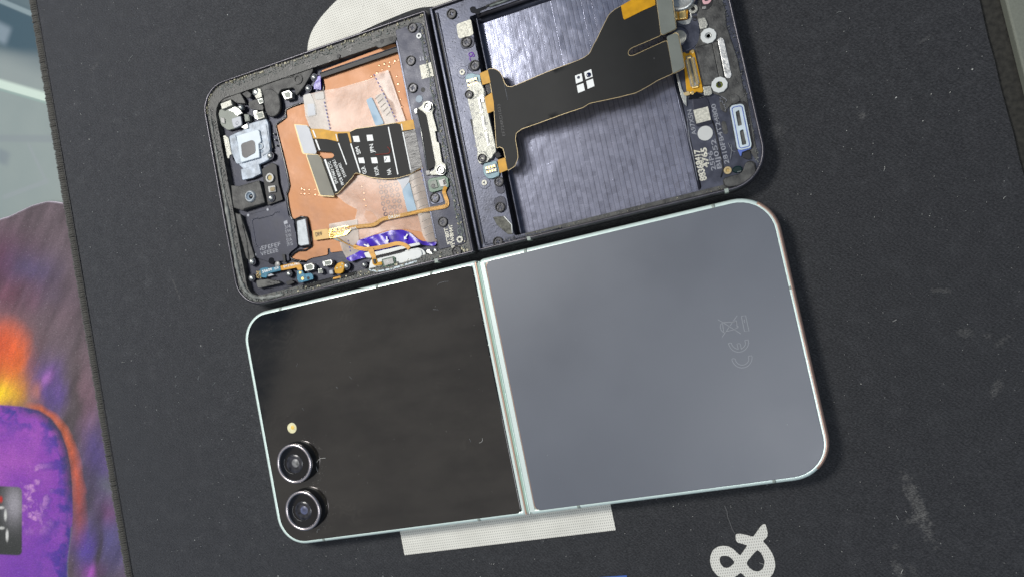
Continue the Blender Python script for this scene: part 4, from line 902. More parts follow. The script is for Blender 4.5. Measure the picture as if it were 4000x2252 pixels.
ribbon('orange_flex', smoothline([(*P('2', a, b, z), z) for a, b, z in [(1405, 895, .42), (1500, 918, .44), (1600, 910, .46), (1700, 892, .48), (1800, 868, .50), (1870, 880, .50), (1915, 915, .50)]], 5), .12, GOLDT, op)
slab('orange_flex_branch', '2', [(1530, 925), (1585, 905), (1600, 960), (1622, 1000), (1575, 1008), (1555, 965)], .45, .475, GOLDT, op, r=.02)
slab('orange_flex_tip', '2', [(1570, 1005), (1612, 1000), (1625, 1040), (1660, 1030), (1668, 1062), (1600, 1072), (1578, 1055)], .46, .50, GOLD, op, r=.02)
slab('black_pad', '2', [(1580, 1012), (1605, 1008), (1615, 1050), (1590, 1055)], .49, .53, BLACK, op, r=.015)
slab('metal_hook', '2', [(2070, 925), (2100, 915), (2115, 945), (2132, 960), (2120, 970), (2070, 950)], .45, .52, SILVER, op)
# ---- shiny ball posts
for key, a, b, r in (('2', 2150, 930, .085), ('2', 1497, 1060, .08), ('2', 1335, 1072, .095), ('2', 808, 1142, .09), ('2', 470, 1032, .105), ('2', 467, 1180, .095), ('2', 645, 450, .10), ('2', 637, 65, .10), ('1', 1037, 703, .09), ('1', 985, 805, .09)):
    q = P(key, a, b, .45); dome('ball_post', *q, r, .40, SILVER, op, h=r * .8)
    ringp('post_collar', *q, r * 1.02, r * 1.35, .30, .40, NAVY, op, n=20)
# ---- bottom-left: teal ribbon, clips, charcoal side key channel
tr = slab('antenna_ribbon', 'A', [(470, 1080), (560, 1060), (600, 1075), (780, 1040), (800, 1112), (600, 1160), (560, 1230), (470, 1215), (440, 1140)], .38, .42, TEAL, op, r=.04)
slab('ribbon_bend', 'A', [(780, 1040), (1000, 985), (1080, 990), (1118, 1030), (1130, 1105), (1060, 1110), (1040, 1070), (800, 1115)], .40, .425, GOLDT, op, r=[.02, .02, .1, .1, .02, .02, .06, .02])
tp = slab('ribbon_pads', 'A', [(1045, 1112), (1128, 1105), (1160, 1165), (1265, 1150), (1300, 1180), (1308, 1250), (1080, 1312), (1050, 1260)], .40, .43, TEAL, op, r=.05)
for a, b, r in ((1097, 1145, .05), (1133, 1238, .055)): q = P('A', a, b, .435); disc('gold_pad', *q, r, .42, .438, GOLDM, op)
q = P('A', 1225, 1230, .435); disc('dark_hole', *q, .05, .42, .437, BLACK, op)
for i in range(12):
    q = P('A', 415 + (i % 3) * 26 + rnd(-6, 6), 1130 + (i // 3) * 30 + rnd(-6, 6), .44); dome('solder_bead', *q, .028, .42, GOLDE, op, n=8)
slab('foil_tail', 'A', [(560, 1190), (640, 1160), (690, 1185), (600, 1205)], .38, .40, STIFFW, op, r=.01)
ftext('S5609', (505, 1152), (655, 1112), .085, lambda x, y: .425, 'A', WHITEINK, .005, op); ftext('NOW', (700, 1105), (765, 1082), .085, lambda x, y: .425, 'A', WHITEINK, .005, op); ftext('SM-F766 FRC', (838, 1075), (1090, 1015), .075, lambda x, y: .425, 'A', WHITEINK, .008, op)
def clip(key, pts, z=.46, m=SILVER, inner=True):
    c = slab('spring_clip', key, pts, .30, z, m, op, r=.03, bevel=.02)
    if inner:
        cx = sum(p[0] for p in pts) / len(pts); cy = sum(p[1] for p in pts) / len(pts)
        slab('clip_face', key, [(cx + (a - cx) * .62, cy + (b - cy) * .62) for a, b in pts], z - .01, z + .012, STIFF, c, r=.015, bevel=.004)
clip('A', [(1145, 1025), (1270, 990), (1320, 1025), (1320, 1100), (1170, 1130)]); clip('2', [(1115, 1030), (1195, 1010), (1215, 1030), (1205, 1065), (1130, 1078)])
clip('2', [(1075, 1100), (1115, 1090), (1128, 1135), (1085, 1145)], .42); clip('2', [(1180, 1112), (1212, 1105), (1222, 1145), (1185, 1150)], .40, STIFFW, False)
slab('gold_spring_contact', '2', [(1255, 1050), (1300, 1032), (1325, 1050), (1310, 1130), (1280, 1145), (1235, 1140), (1228, 1090)], .38, .46, GOLD, op, r=.05)
for a, b in ((1300, 1055), (1252, 1092), (1285, 1085)): q = P('2', a, b, .48); dome('gold_pad', *q, .045, .455, GOLDE, op, h=.02, n=12)
slab('key_channel', '2', [(930, 1245), (1425, 1118), (1440, 1135), (1430, 1150), (950, 1282), (932, 1275)], .44, .497, GLOSSBLK, op, r=.02)
slab('side_key', '2', [(960, 1245), (1200, 1185), (1205, 1210), (965, 1272)], .48, .52, FLEX, op, r=.02); slab('side_key', '2', [(1290, 1160), (1410, 1130), (1415, 1150), (1295, 1185)], .48, .52, FLEX, op, r=.02)
slab('key_contact', '2', [(1215, 1178), (1285, 1160), (1290, 1178), (1220, 1196)], .49, .515, GOLDT, op, r=.01)
# navy board plate with etched outline and marks, metal connector
slab('navy_plate', 'A', [(245, 245), (560, 160), (880, 15), (915, 250), (1000, 320), (1065, 735), (920, 850), (930, 960), (600, 980), (370, 900), (300, 420)], .30, .34, NAVY, op, r=.06)
tube('etched_outline', smoothline(D3('A', [(440, 300), (560, 270), (670, 240), (700, 205), (770, 195)], .345), 4), .012, NAVYB, op, n=4)
tube('etched_outline', smoothline(D3('A', [(430, 290), (360, 310), (345, 360), (365, 480), (400, 700), (440, 745), (480, 750)], .345), 4), .014, NAVYB, op, n=4)
tube('plate_groove', D3('A', [(1000, 370), (1060, 740)], .345), .012, NAVYB, op, n=4)
for a, b in ((585, 155), (278, 245), (388, 870)): q = P('A', a, b, .35); disc('plate_dimple', *q, .05, .33, .352, GREYINK, op)
text('etched_marks', 'IEFEFEF', P('A', 470, 800, .345), P('A', 790, 725, .345), .346, GREYINK, op, height=.13); text('etched_marks', 'VFEEEE', P('A', 480, 885, .345), P('A', 755, 815, .345), .346, GREYINK, op, height=.13)
for i, s_ in enumerate(('7/S', 'S/A', 'S/W', 'S/W', '3/4', '1')): text('etched_marks', s_, P('A', 895 - i * 9, 735 - i * 68, .345), P('A', 985 - i * 9 - (35 if i == 5 else 0), 712 - i * 68, .345), .346, GREYINK, op, height=.11)
slab('charcoal_rib', 'A', [(810, 855), (855, 860), (868, 980), (835, 985)], .30, .40, BLACK, op, r=.01)
q = P('A', 735, 1015, .38); dome('grey_button', *q, .10, .36, GREYCHIP, op, h=.03); q = P('A', 640, 960, .36); disc('dark_hole', *q, .11, .30, .345, GLOSSBLK, op)
mc = slab('board_connector', 'A', [(1010, 320), (1170, 262), (1210, 275), (1275, 720), (1250, 745), (1075, 745)], .30, .37, GLOSSBLK, op, r=.04); slab('connector_shell', 'A', [(1040, 335), (1180, 295), (1240, 705), (1100, 730), (1065, 700)], .36, .47, STEELB, op, r=.04, bevel=.02)
# deep channel beside the left ledge
slab('channel_wall', 'A', [(60, 200), (160, 240), (380, 900), (300, 960), (250, 920)], .28, .42, DKPL, op, r=.03); tube('channel_edge', D3('A', [(150, 220), (250, 640), (290, 930)], .43), .02, LEDGE, op, n=6)
slab('bay_block', 'A', [(400, 1270), (560, 1250), (740, 1270), (800, 1310), (620, 1350), (430, 1390)], .3, .44, LEDGE, op, r=.06); slab('bay_block', 'A', [(870, 1290), (960, 1260), (1010, 1300), (900, 1345)], .3, .42, BLACK, op, r=.02)
# rubber microphone boot
mb = slab('black_camera_block', '2', [(285, 335), (350, 345), (545, 290), (600, 500), (385, 568), (305, 540)], .28, .44, DKPL, op, r=.04, bevel=.02); slab('block_top', '2', [(350, 350), (545, 298), (595, 495), (395, 555)], .43, .47, DKPL, op, r=.02)
q = P('2', 462, 438, .5); lathe('lens_cone', *q, [(.20, .46), (.19, .50), (.165, .545), (.135, .55), (.125, .52)], STEELB, op, cap0=False, cap1=False); lathe('lens_cup', *q, [(.13, .54), (.11, .50), (.001, .49)], DOTBL, op, cap0=False); lathe('lens_pupil', q[0] + .02, q[1] - .01, [(.075, .497), (.06, .512), (.001, .515)], GLOSSBLK, op)
# small brass contacts between block and foil
slab('contact_well', '2', [(565, 190), (660, 130), (700, 150), (720, 320), (760, 470), (620, 520), (590, 340)], .30, .36, BLACK, op, r=.04)
q = P('2', 640, 268, .42); ringp('brass_ring', *q, .09, .15, .34, .43, GREYCHIP, op); disc('brass_pad', *q, .09, .34, .40, mat('dull_brass', (.16, .13, .06), .4, .7), op)
slab('brass_pad', '2', [(620, 345), (690, 335), (695, 395), (630, 405)], .34, .42, GREYCHIP, op); slab('brass_pad', '2', [(640, 358), (685, 350), (688, 388), (645, 395)], .41, .43, mat('dark_brass', (.10, .08, .045), .4, .6), op)
for k_ in range(3): q = P('9', 1200 + k_ * 22, 885 + k_ * 108, .36); dome('bright_bead', *q, .035, .33, SILVER, op, n=10)
slab('black_slot', '9', [(1065, 700), (1095, 700), (1195, 1150), (1165, 1160)], .32, .345, BLACK, op, r=.01)
# ---- translucent blue plastic carrier with icy plate and square window
car = slab('blue_carrier', '9', [(360, 930), (480, 870), (620, 820), (740, 690), (1060, 600), (1100, 690), (1140, 1180), (1110, 1380), (960, 1450), (640, 1560), (560, 1480), (400, 1250)], .30, .42, BLUEPL, op, r=.05, bevel=.02)
slab('carrier_side', '9', [(365, 945), (480, 905), (620, 1440), (500, 1450), (410, 1250)], .38, .45, BLUEPL, car, r=.03)
slab('carrier_step', '9', [(950, 740), (1060, 700), (1135, 1180), (1100, 1240), (990, 1300)], .38, .44, BLUEPL, car, r=.02)
slab('carrier_foot', '2', [(375, 190), (540, 140), (560, 230), (480, 270), (390, 290)], .32, .42, BLUEPL, op, r=.04)
slab('icy_plate', '9', [(495, 925), (900, 800), (930, 830), (968, 1035), (915, 1075), (925, 1180), (935, 1330), (600, 1425), (580, 1400)], .44, .50, BLUEPL2, car, r=.04, bevel=.015)
wnd = rp(PP('9', [(582, 1075), (800, 1000), (850, 1040), (868, 1240), (670, 1350), (610, 1310)], .503), .10, 6)
prism('square_window', wnd, .495, .508, mat('dark_grey_window', (.05, .048, .05), .3), car, bevel=.004)
q = P('9', 958, 1120, .46); ringp('carrier_hole', *q, .07, .095, .43, .47, STEELB, car); disc('dark_hole', *q, .07, .43, .455, DOTBL, car); q = P('9', 982, 1215, .45); disc('dark_hole', *q, .045, .43, .453, DOTBL, car)
# beige side piece, metal cluster in the corner
slab('beige_side_piece', '9', [(245, 920), (290, 910), (350, 960), (410, 1280), (370, 1290), (360, 1360), (325, 1340)], .40, .47, NICKEL, op, r=.03)
clip('9', [(195, 310), (390, 235), (425, 345), (220, 435)], .50, NICKEL, False)
slab('cluster_body', '9', [(180, 430), (430, 360), (560, 380), (560, 600), (590, 740), (460, 790), (330, 820), (210, 720), (160, 520)], .30, .40, STIFF, op, r=.05)
slab('cluster_cap', '9', [(400, 600), (580, 540), (605, 720), (460, 785), (430, 740)], .39, .47, STIFFW, op, r=.06, bevel=.02); q = P('9', 507, 682, .485); dome('cluster_boss', *q, .07, .46, STIFFW, op, h=.025)
slab('cluster_tab', '9', [(330, 440), (470, 370), (530, 400), (620, 490), (500, 550), (440, 480)], .42, .49, SILVER, op, r=.04); q = P('9', 580, 385, .48); dome('ball_post', *q, .10, .44, SILVER, op)
slab('cluster_tab', '9', [(200, 570), (270, 590), (285, 690), (215, 680)], .39, .44, GREYCHIP, op, r=.03); slab('cluster_tab', '9', [(590, 760), (700, 690), (720, 780), (650, 790)], .42, .47, SILVER, op, r=.02)
clip('9', [(640, 510), (735, 520), (755, 640), (660, 660)], .45, STIFF); clip('9', [(840, 490), (1000, 450), (1035, 580), (900, 620)], .45, NICKEL); slab('clip_claw', '9', [(825, 450), (890, 440), (895, 480), (850, 520), (890, 560), (905, 620), (850, 600), (828, 520)], .38, .46, SILVER, op, r=.02)
clip('9', [(890, 230), (995, 205), (1015, 300), (925, 330)], .50); slab('clip_stem', '9', [(840, 180), (900, 20), (960, 40), (985, 190), (880, 230)], .42, .49, NICKEL, op, r=.03); q = P('9', 852, 95, .5); dome('ball_post', *q, .12, .46, SILVER, op, h=.07)
clip('1', [(745, 845), (815, 820), (845, 850), (845, 895), (775, 915)], .48)
# charcoal plastics round the top of the bay
slab('charcoal_bulge', '9', [(1000, 60), (1150, 20), (1290, 130), (1335, 330), (1310, 480), (1200, 565), (1100, 560), (1050, 470), (1010, 300)], .34, .455, DKPL, op, r=.1, bevel=.03)
slab('charcoal_bulge', '1', [(470, 800), (560, 760), (850, 660), (1020, 600), (1040, 640), (960, 780), (880, 880), (860, 800), (740, 820), (700, 900), (590, 880)], .32, .44, DKPL, op, r=.08, bevel=.03)
slab('charcoal_bulge', '9', [(130, 200), (300, 100), (520, 40), (620, 200), (680, 320), (480, 300), (400, 230), (190, 300)], .32, .45, LEDGE, op, r=.08, bevel=.03)
slab('charcoal_bulge', '9', [(600, 130), (700, 70), (770, 120), (770, 190), (700, 215)], .40, .49, DKPL, op, r=.05, bevel=.03); slab('charcoal_bulge', '9', [(720, 280), (880, 230), (1000, 330), (1010, 440), (860, 440), (740, 400)], .34, .42, DKPL, op, r=.06)
tube('plastic_seam', smoothline(D3('1', [(540, 800), (700, 730), (850, 700), (900, 690)], .45), 4), .02, LEDGE, op, n=5); q = P('1', 895, 725, .46); ringp('plastic_loop', *q, .10, .17, .40, .47, DKPL, op)
slab('speaker_lip', '1', [(1595, 385), (1780, 325), (1800, 350), (1790, 385), (1640, 440), (1600, 420)], .46, .51, DKPL, op, r=.05)
for a, b in ((1665, 378), (1748, 355), (1268, 515)): q = P('1', a, b, .515); disc('dark_hole', *q, .065, .49, .516, BLACK, op)
slab('violet_corner_film', '1', [(1040, 780), (1075, 700), (1105, 690), (1110, 825), (1040, 815)], .36, .39, VIOLET, op, r=.02)
tube('wall_strip', D3('1', [(1040, 590), (1500, 440), (1600, 400)], .44), .05, DKPL, op)

# ================================================================== opened phone: right half (battery side)
R_OUT = dedupe(rrect(8.42, .2, 16.75, 7.72, (.1, 1.05, 1.05, .1), 12))
sweep('frame', R_OUT, PROFB, RIM, op)
prism('inner_floor', rrect(8.51, .29, 16.66, 7.63, (.05, .96, .96, .05)), .04, .10, BLACK, op)
CAV = dedupe(rrect(9.58, .43, 14.95, 7.08, (.06, .12, .12, .06), 5))
prism('mid_plate', rrect(8.515, .295, 16.655, 7.625, (.05, .96, .96, .05)), .09, .47, NAVYB, op, holes=[list(reversed(CAV))], bevel=.02)
prism('battery_bay_floor', rrect(9.70, .44, 14.94, 7.07, (.05, .12, .12, .05)), .09, .135, MILL, op)
prism('slot_floor', [(9.585, .44), (9.70, .44), (9.70, 7.07), (9.585, 7.07)], .09, .12, GLOSSBLK, op)
prism('bay_side_ridge', [(9.735, .46), (9.785, .46), (9.785, 7.0), (9.735, 7.0)], .12, .40, NAVYB, op, bevel=.02)
tube('bay_top_fillet', [(9.8, 7.0, .16), (14.9, 7.0, .16)], .09, NAVYB, op, n=10); tube('bay_top_wall', [(9.8, 7.06, .38), (14.9, 7.06, .38)], .06, RIM, op, n=10)
tube('bay_end_fillet', [(14.90, .5, .15), (14.90, 3.9, .15)], .05, NAVYB, op, n=10)
prism('hinge_wall', [(8.44, .24), (8.53, .24), (8.53, 7.68), (8.44, 7.68)], .3, .575, NAVYB, op, bevel=.025, seg=3)
prism('hinge_gap_line', [(8.545, .42), (8.60, .42), (8.60, 7.52), (8.545, 7.52)], .45, .478, BLACK, op)
tube('inner_lip', smoothline([(8.64, 7.5, .48), (8.64, 5, .48), (8.64, 2.5, .48), (8.64, .6, .48), (8.70, .42, .48), (8.9, .37, .48), (11, .33, .48)], 4), .02, NAVYB, op, n=6)
slab('soot_blob', '3', [(665, 120), (700, 90), (750, 95), (760, 130), (900, 80), (915, 105), (900, 130), (815, 160), (815, 195), (780, 215), (740, 190), (690, 180)], .42, .485, GLOSSBLK, op, r=.04)
tube('cast_rib', D3('3', [(900, 90), (1100, 10), (1400, -100)], .5), .03, DKPL, op)
tube('top_glue_strip', D3('3', [(950, 90), (1180, 15), (1300, -30)], .49), .035, RES_G, op)
# hinge-side strip
for key, a, b, m, r in (('3', 415, 200, SCREW, .125), ('4', 612, 1170, SCREW, .125), ('4', 483, 493, SCREW, .10), ('3', 660, 1340, SCREW, .10), ('3', 625, 600, SCREWD, .13), ('3', 745, 930, SCREWD, .125), ('4', 620, 683, SCREWD, .12), ('4', 630, 890, SCREWD, .12)):
    z = .60 if (key, a) in (('4', 483), ('3', 660)) else .49
    q = P(key, a, b, z); screw(q[0], q[1], r, z, op, m)
for key, pts in (('3', [(535, 570), (560, 535), (700, 510), (738, 550), (735, 630), (690, 680), (580, 700), (545, 660)]), ('3', [(640, 930), (680, 880), (780, 865), (805, 900), (810, 1000), (700, 1020), (645, 980)]),
                 ('4', [(585, 660), (640, 645), (655, 690), (665, 765), (650, 780), (610, 780), (590, 740)]), ('4', [(575, 820), (640, 795), (675, 820), (685, 905), (640, 940), (590, 920)])):
    slab('screw_well_plate', key, pts, .46, .487, NAVY, op, r=.08)
slab('cream_pad', '3', [(478, 345), (688, 270), (725, 495), (535, 550), (505, 530)], .465, .482, CREAM, op, r=.08, bevel=.004)
slab('round_milled_plate', '3', [(580, 800), (610, 740), (670, 700), (770, 700), (800, 850), (700, 870), (640, 920), (610, 940), (590, 880)], .465, .478, NAVYB, op, r=.08, bevel=.004)
tube('marker_squiggle', smoothline(D3('3', [(685, 870), (670, 830), (690, 800), (735, 800), (725, 770), (690, 745), (655, 770), (680, 800), (720, 760), (705, 745)], .483), 4), .015, PURPLEINK, op, n=4)
for key, a, b in (('3', 565, 1025), ('4', 502, 692)):
    q = P(key, a, b, .49); prism('pin_plate', circ(q[0], q[1], .19, 8), .465, .484, NAVYB, op, bevel=.01); ringp('white_pin', *q, .03, .085, .47, .51, CREAM, op)
slab('textured_gusset', '4', [(568, 970), (665, 960), (722, 1030), (732, 1105), (690, 1108), (600, 1030)], .465, .492, mat('sooty_olive_metal', (.09, .09, .075), .6, .3, var=.6, vscale=9, bump=.6, bscale=20), op, r=.03)
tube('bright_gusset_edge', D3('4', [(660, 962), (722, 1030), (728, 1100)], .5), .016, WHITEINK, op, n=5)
# hinge bracket with slots
HB = [(355, -60), (400, -110), (470, -130), (500, -60), (505, 0), (530, 120), (560, 250), (590, 385), (596, 445), (575, 460), (560, 495), (535, 505), (530, 520), (460, 540), (442, 500), (445, 440), (415, 300), (402, 180), (365, 20)]
slots = [[(445, 0), (468, -5), (495, 125), (470, 135)], [(472, 155), (495, 148), (520, 260), (497, 268)], [(500, 285), (522, 278), (550, 390), (527, 398)]]
hb = prism('hinge_bracket', rp(PP('4', HB, .58), .04), .46, .58, NICKEL, op, bevel=.012)
for s_ in slots:
    slab('bracket_slot', '4', s_, .57, .594, SILVER, hb, r=.03, bevel=.008)
    cx = sum(p[0] for p in s_) / 4; cy = sum(p[1] for p in s_) / 4; slab('slot_bar', '4', [(cx + (a - cx) * .45 + 5, cy + (b - cy) * .8) for a, b in s_], .585, .600, GREYCHIP, hb, r=.02, bevel=0)
for a, b in ((520, 212), (475, 303), (440, 130), (568, 410), (460, 330), (405, 60), (432, 395)): q = P('4', a, b, .585); ringp('punch_mark', *q, .022, .042, .57, .588, GREYCHIP, hb, n=12)
tube('bracket_relief', smoothline(D3('4', [(440, 450), (500, 440), (520, 470), (545, 500)], .585), 4), .012, SILVER, hb, n=4); tube('bracket_relief', smoothline(D3('4', [(360, -10), (400, 15), (440, -10), (450, -50)], .585), 4), .012, SILVER, hb, n=4)
text('punched_code', 'LOT VEI', P('4', 455, 395, .585), P('4', 410, 60, .585), .5855, GREYCHIP, hb, height=.09)
slab('black_catch', '4', [(385, 180), (405, 178), (430, 300), (412, 305)], .47, .50, BLACK, op, r=.01); slab('black_catch', '3', [(820, 1245), (880, 1240), (910, 1330), (895, 1370), (850, 1350), (825, 1300)], .50, .56, GLOSSBLK, op)
slab('black_catch', '4', [(580, 455), (620, 440), (640, 480), (600, 500)], .5, .56, GLOSSBLK, op); slab('silver_catch', '3', [(800, 1365), (860, 1330), (880, 1450), (800, 1450)], .56, .60, SILVER, op, r=.02)
# two small board-to-board sockets
def socket(key, pts, body, pins, tag_):
    b_ = slab('socket_board', key, pts, .47, .53, SLATEPCB, op, r=.05)
    (x0, y0), (x1, y1), (x2, y2), (x3, y3) = body
    slab('socket_frame', key, body, .52, .57, STEELB, b_, r=.015); cx = (x0 + x2) / 2; cy = (y0 + y2) / 2
    slab('socket_core', key, [(cx + (a - cx) * .78, cy + (b - cy) * .70) for a, b in body], .56, .576, BLACK, b_, r=.01, bevel=0); slab('socket_tongue', key, [(cx + (a - cx) * .6, cy + (b - cy) * .22) for a, b in body], .57, .585, GREYCHIP, b_, r=.01, bevel=0)
    for i in range(4):
        for sgn in (-1, 1):
            t = (i - 1.5) / 1.5 * .42; ex, ey = ((x1 - x0) * .5, (y1 - y0) * .5); fx_, fy_ = ((x3 - x0) * .5, (y3 - y0) * .5)
            px = cx + ex * t * 1.6 + fx_ * .52 * sgn; py = cy + ey * t * 1.6 + fy_ * .52 * sgn; s = pins
            slab('gold_pin', key, [(px - s, py - s), (px + s, py - s), (px + s, py + s), (px - s, py + s)], .57, .588, GOLDM, b_, r=.004, bevel=0)
socket('3', [(602, 1085), (640, 1045), (700, 1035), (750, 1050), (820, 1060), (838, 1215), (800, 1250), (660, 1275), (630, 1220)], [(612, 1130), (770, 1085), (795, 1195), (640, 1245)], 13, 0)
socket('4', [(488, 560), (500, 535), (600, 512), (625, 600), (622, 635), (560, 662), (520, 655), (495, 620)], [(500, 560), (592, 535), (606, 600), (515, 622)], 7, 0)
# ---- large black display flex arching over the bay
BZ = lambda x, y: .60 + .40 / (1 + math.exp(-(x - 11.0) * 2.2)) - .12 / (1 + math.exp(-(x - 14.3) * 3))
Q3 = lambda l: [((1650 + a * .27581), (b * .27581)) for a, b in l]; Q4 = lambda l: [((1650 + a * .48276), (380 + b * .48276)) for a, b in l]; Q5 = lambda l: [((2300 + a * .29115), (b * .29115)) for a, b in l]
def grow(l, d):
    o_ = []; sg = 1 if area2(l) > 0 else -1
    for i in range(len(l)):
        a, b, c = Vector(l[i - 1]), Vector(l[i]), Vector(l[(i + 1) % len(l)]); n1_ = (b - a); n2_ = (c - b); n1_ = Vector((n1_.y, -n1_.x)).normalized(); n2_ = Vector((n2_.y, -n2_.x)).normalized(); nn = (n1_ + n2_)
        nn = nn.normalized() if nn.length > .1 else n1_; o_.append(tuple(b + nn * d * sg))
    return o_
BF = Q3([(925, 985), (960, 978), (1020, 978), (1080, 1010), (1125, 1080), (1150, 1165), (1190, 1225), (1250, 1238), (1320, 1212), (1800, 1010), (2200, 862), (2290, 820), (2370, 760), (2450, 590)]) + \
     Q5([(60, 630), (200, 340), (270, 200), (350, 130), (430, 85), (640, -20), (900, -150), (1000, -150), (965, 470)]) + Q5([(900, 500), (700, 585), (570, 640), (525, 680), (522, 735), (560, 755), (620, 740), (800, 655), (1045, 545)]) + \
     Q5([(1130, 982), (920, 1075), (800, 1150), (630, 1242), (400, 1300), (0, 1385)]) + Q4([(1300, 80), (1150, 130), (1000, 185), (800, 255), (755, 290), (748, 340), (765, 430), (770, 490), (745, 555), (700, 585), (690, 590), (672, 490), (655, 415), (625, 398), (600, 412)]) + Q3([(1010, 1450)])
bfl = rp(PF('S', BF, BZ), .05, 3)
bf = sheet('battery_flex', bfl, BZ, .018, FLEX, op, stepd=.16, smooth=True)
bfe = grow(bfl, .016); ze = lambda x, y: BZ(x, y) - .012
sheet('amber_edge', bfe, ze, .010, GOLDE, bf, stepd=.3, smooth=True)
def bpart(name, key, pts, m, dz=.01, r=.02, th=.01, **kw): return flexpart(name, key, pts, m, dz, r=r, th=th, f=BZ, parent=bf, **kw)
bpart('amber_wing', '3', [(812, 1040), (925, 992), (968, 1170), (850, 1205)], GOLD, .0); bpart('amber_wing', '3', [(880, 1380), (985, 1310), (1010, 1400), (1045, 1560), (920, 1610)], GOLD, -.01); bpart('amber_wing', '4', [(608, 508), (668, 488), (690, 588), (625, 615)], GOLD, 0)
slab('black_catch', '3', [(885, 1215), (930, 1175), (955, 1195), (985, 1300), (925, 1345), (900, 1290)], .5, .58, GLOSSBLK, op)
bpart('amber_panel', '5', [(430, 80), (620, -30), (885, -140), (893, 68), (720, 145), (480, 265), (462, 250)], GOLD, .012, r=.02)
bpart('stiffener', '5', [(895, -120), (1100, -120), (1168, 375), (1150, 395), (990, 470), (965, 440)], STIFF, .03, r=.03, th=.03)
bpart('stiffener', '5', [(1045, 495), (1070, 480), (1165, 445), (1195, 465), (1280, 890), (1265, 915), (1140, 982), (1125, 970)], STIFF, .03, r=.04, th=.03)
bpart('amber_edge', '5', [(890, -120), (1115, -120), (1178, 378), (1160, 400), (992, 478), (962, 448)], GOLDE, .005, r=.03, th=.012); bpart('amber_edge', '5', [(1045, 500), (1070, 486), (1170, 432), (1205, 455), (1292, 900), (1275, 925), (1150, 990), (1125, 980)], GOLDE, .005, r=.04, th=.012)
for sq in ([(2160, 1075), (2255, 1040), (2272, 1150), (2175, 1188)], [(2290, 1025), (2390, 982), (2412, 1088), (2312, 1128)], [(2185, 1215), (2280, 1180), (2302, 1283), (2205, 1320)], [(2320, 1152), (2415, 1115), (2437, 1222), (2342, 1262)]): bpart('white_square', '3', sq, WHITEINK, .01, r=0, th=.005)
for a, b, r in ((2210, 1097, .042), (2355, 1060, .07)): q = PF('3', [(a, b)], lambda x, y: BZ(x, y) + .02)[0]; dome('ink_blob', *q, r, BZ(*q) + .008, INKBLOB, bf, h=.02, n=14)
q = PF('5', [(878, 783)], BZ)[0]; disc('dark_pinhole', *q, .03, BZ(*q) - .01, BZ(*q) + .003, BLACK, bf)
def btext(s, key, a, b, h, m): z = BZ(*P(key, *a, .6)) + .012; text('printed_word', s, P(key, *a, z), P(key, *b, z), z, m, bf, height=h)
btext('EF724RD1033', '4', (672, 310), (628, 55), .09, mat('faint_grey_ink', (.045, .046, .048), .5))
tube('film_crease', [(*P('3', 1160, 1190, .66), BZ(*P('3', 1160, 1190, .66)) + .002), (*P('3', 1210, 1420, .66), BZ(*P('3', 1210, 1420, .66)) + .002)], .006, GREYINK, bf, n=4)
# ---- right end: charcoal mouldings, nuts, contacts, seals
slab('charcoal_moulding', '5', [(1460, -60), (1760, -60), (1830, 100), (1850, 350), (2000, 800), (2060, 1100), (2100, 1300), (1900, 1400), (1750, 1280), (1650, 1250), (1530, 1240), (1500, 1000), (1420, 640), (1470, 540), (1500, 400), (1450, 250)], .46, .50, DKPL, op, r=.08, bevel=.02)
slab('gasket_bed', '5', [(1422, 635), (1680, 552), (1725, 545), (1835, 1130), (1700, 1190), (1530, 1170)], .49, .512, BLACK, op, r=.03); slab('foam_pad', '5', [(1435, 650), (1650, 580), (1760, 1120), (1545, 1150)], .50, .535, DKPL, op, r=.02); slab('foam_pad', '5', [(1655, 575), (1722, 560), (1825, 1120), (1770, 1140)], .50, .53, LEDGE, op, r=.02)
slab('silver_strip', '5', [(1728, 535), (1745, 510), (1780, 500), (1812, 525), (1918, 1010), (1900, 1045), (1865, 1055), (1832, 1035), (1780, 790)], .49, .53, mat('scuffed_silver_foil', (.62, .62, .60), .4, .7, var=.45, vscale=5, bump=.8, bscale=12), op, r=.05)
for key, a, b, r, fill in (('5', 1605, 480, .21, SILVER), ('5', 1753, 1138, .215, mat('green_brass_thread', (.12, .14, .02), .4, .7))):
    q = P(key, a, b, .55); ringp('hex_nut', *q, .09, r, .49, .55, WHITEP, op, n=10); disc('nut_bore', *q, .088, .46, .50, fill, op); ringp('nut_thread', *q, .05, .088, .47, .535, fill, op, n=16)
q = P('5', 1400, 120, .54); ringp('hex_nut', *q, .055, .125, .47, .55, NICKEL, op, n=12); disc('nut_bore', *q, .052, .46, .50, BLACK, op)
slab('contact_plate', '5', [(1470, 250), (1560, 235), (1600, 330), (1580, 375), (1495, 395), (1480, 340)], .50, .55, NICKEL, op, r=.02); slab('contact_plate', '5', [(1530, 1165), (1635, 1150), (1658, 1255), (1625, 1280), (1550, 1285)], .50, .55, NICKEL, op, r=.02)
text('etched_marks', 'TFI', P('5', 1570, 1215, .555), P('5', 1620, 1195, .555), .553, GREYCHIP, op, height=.05)
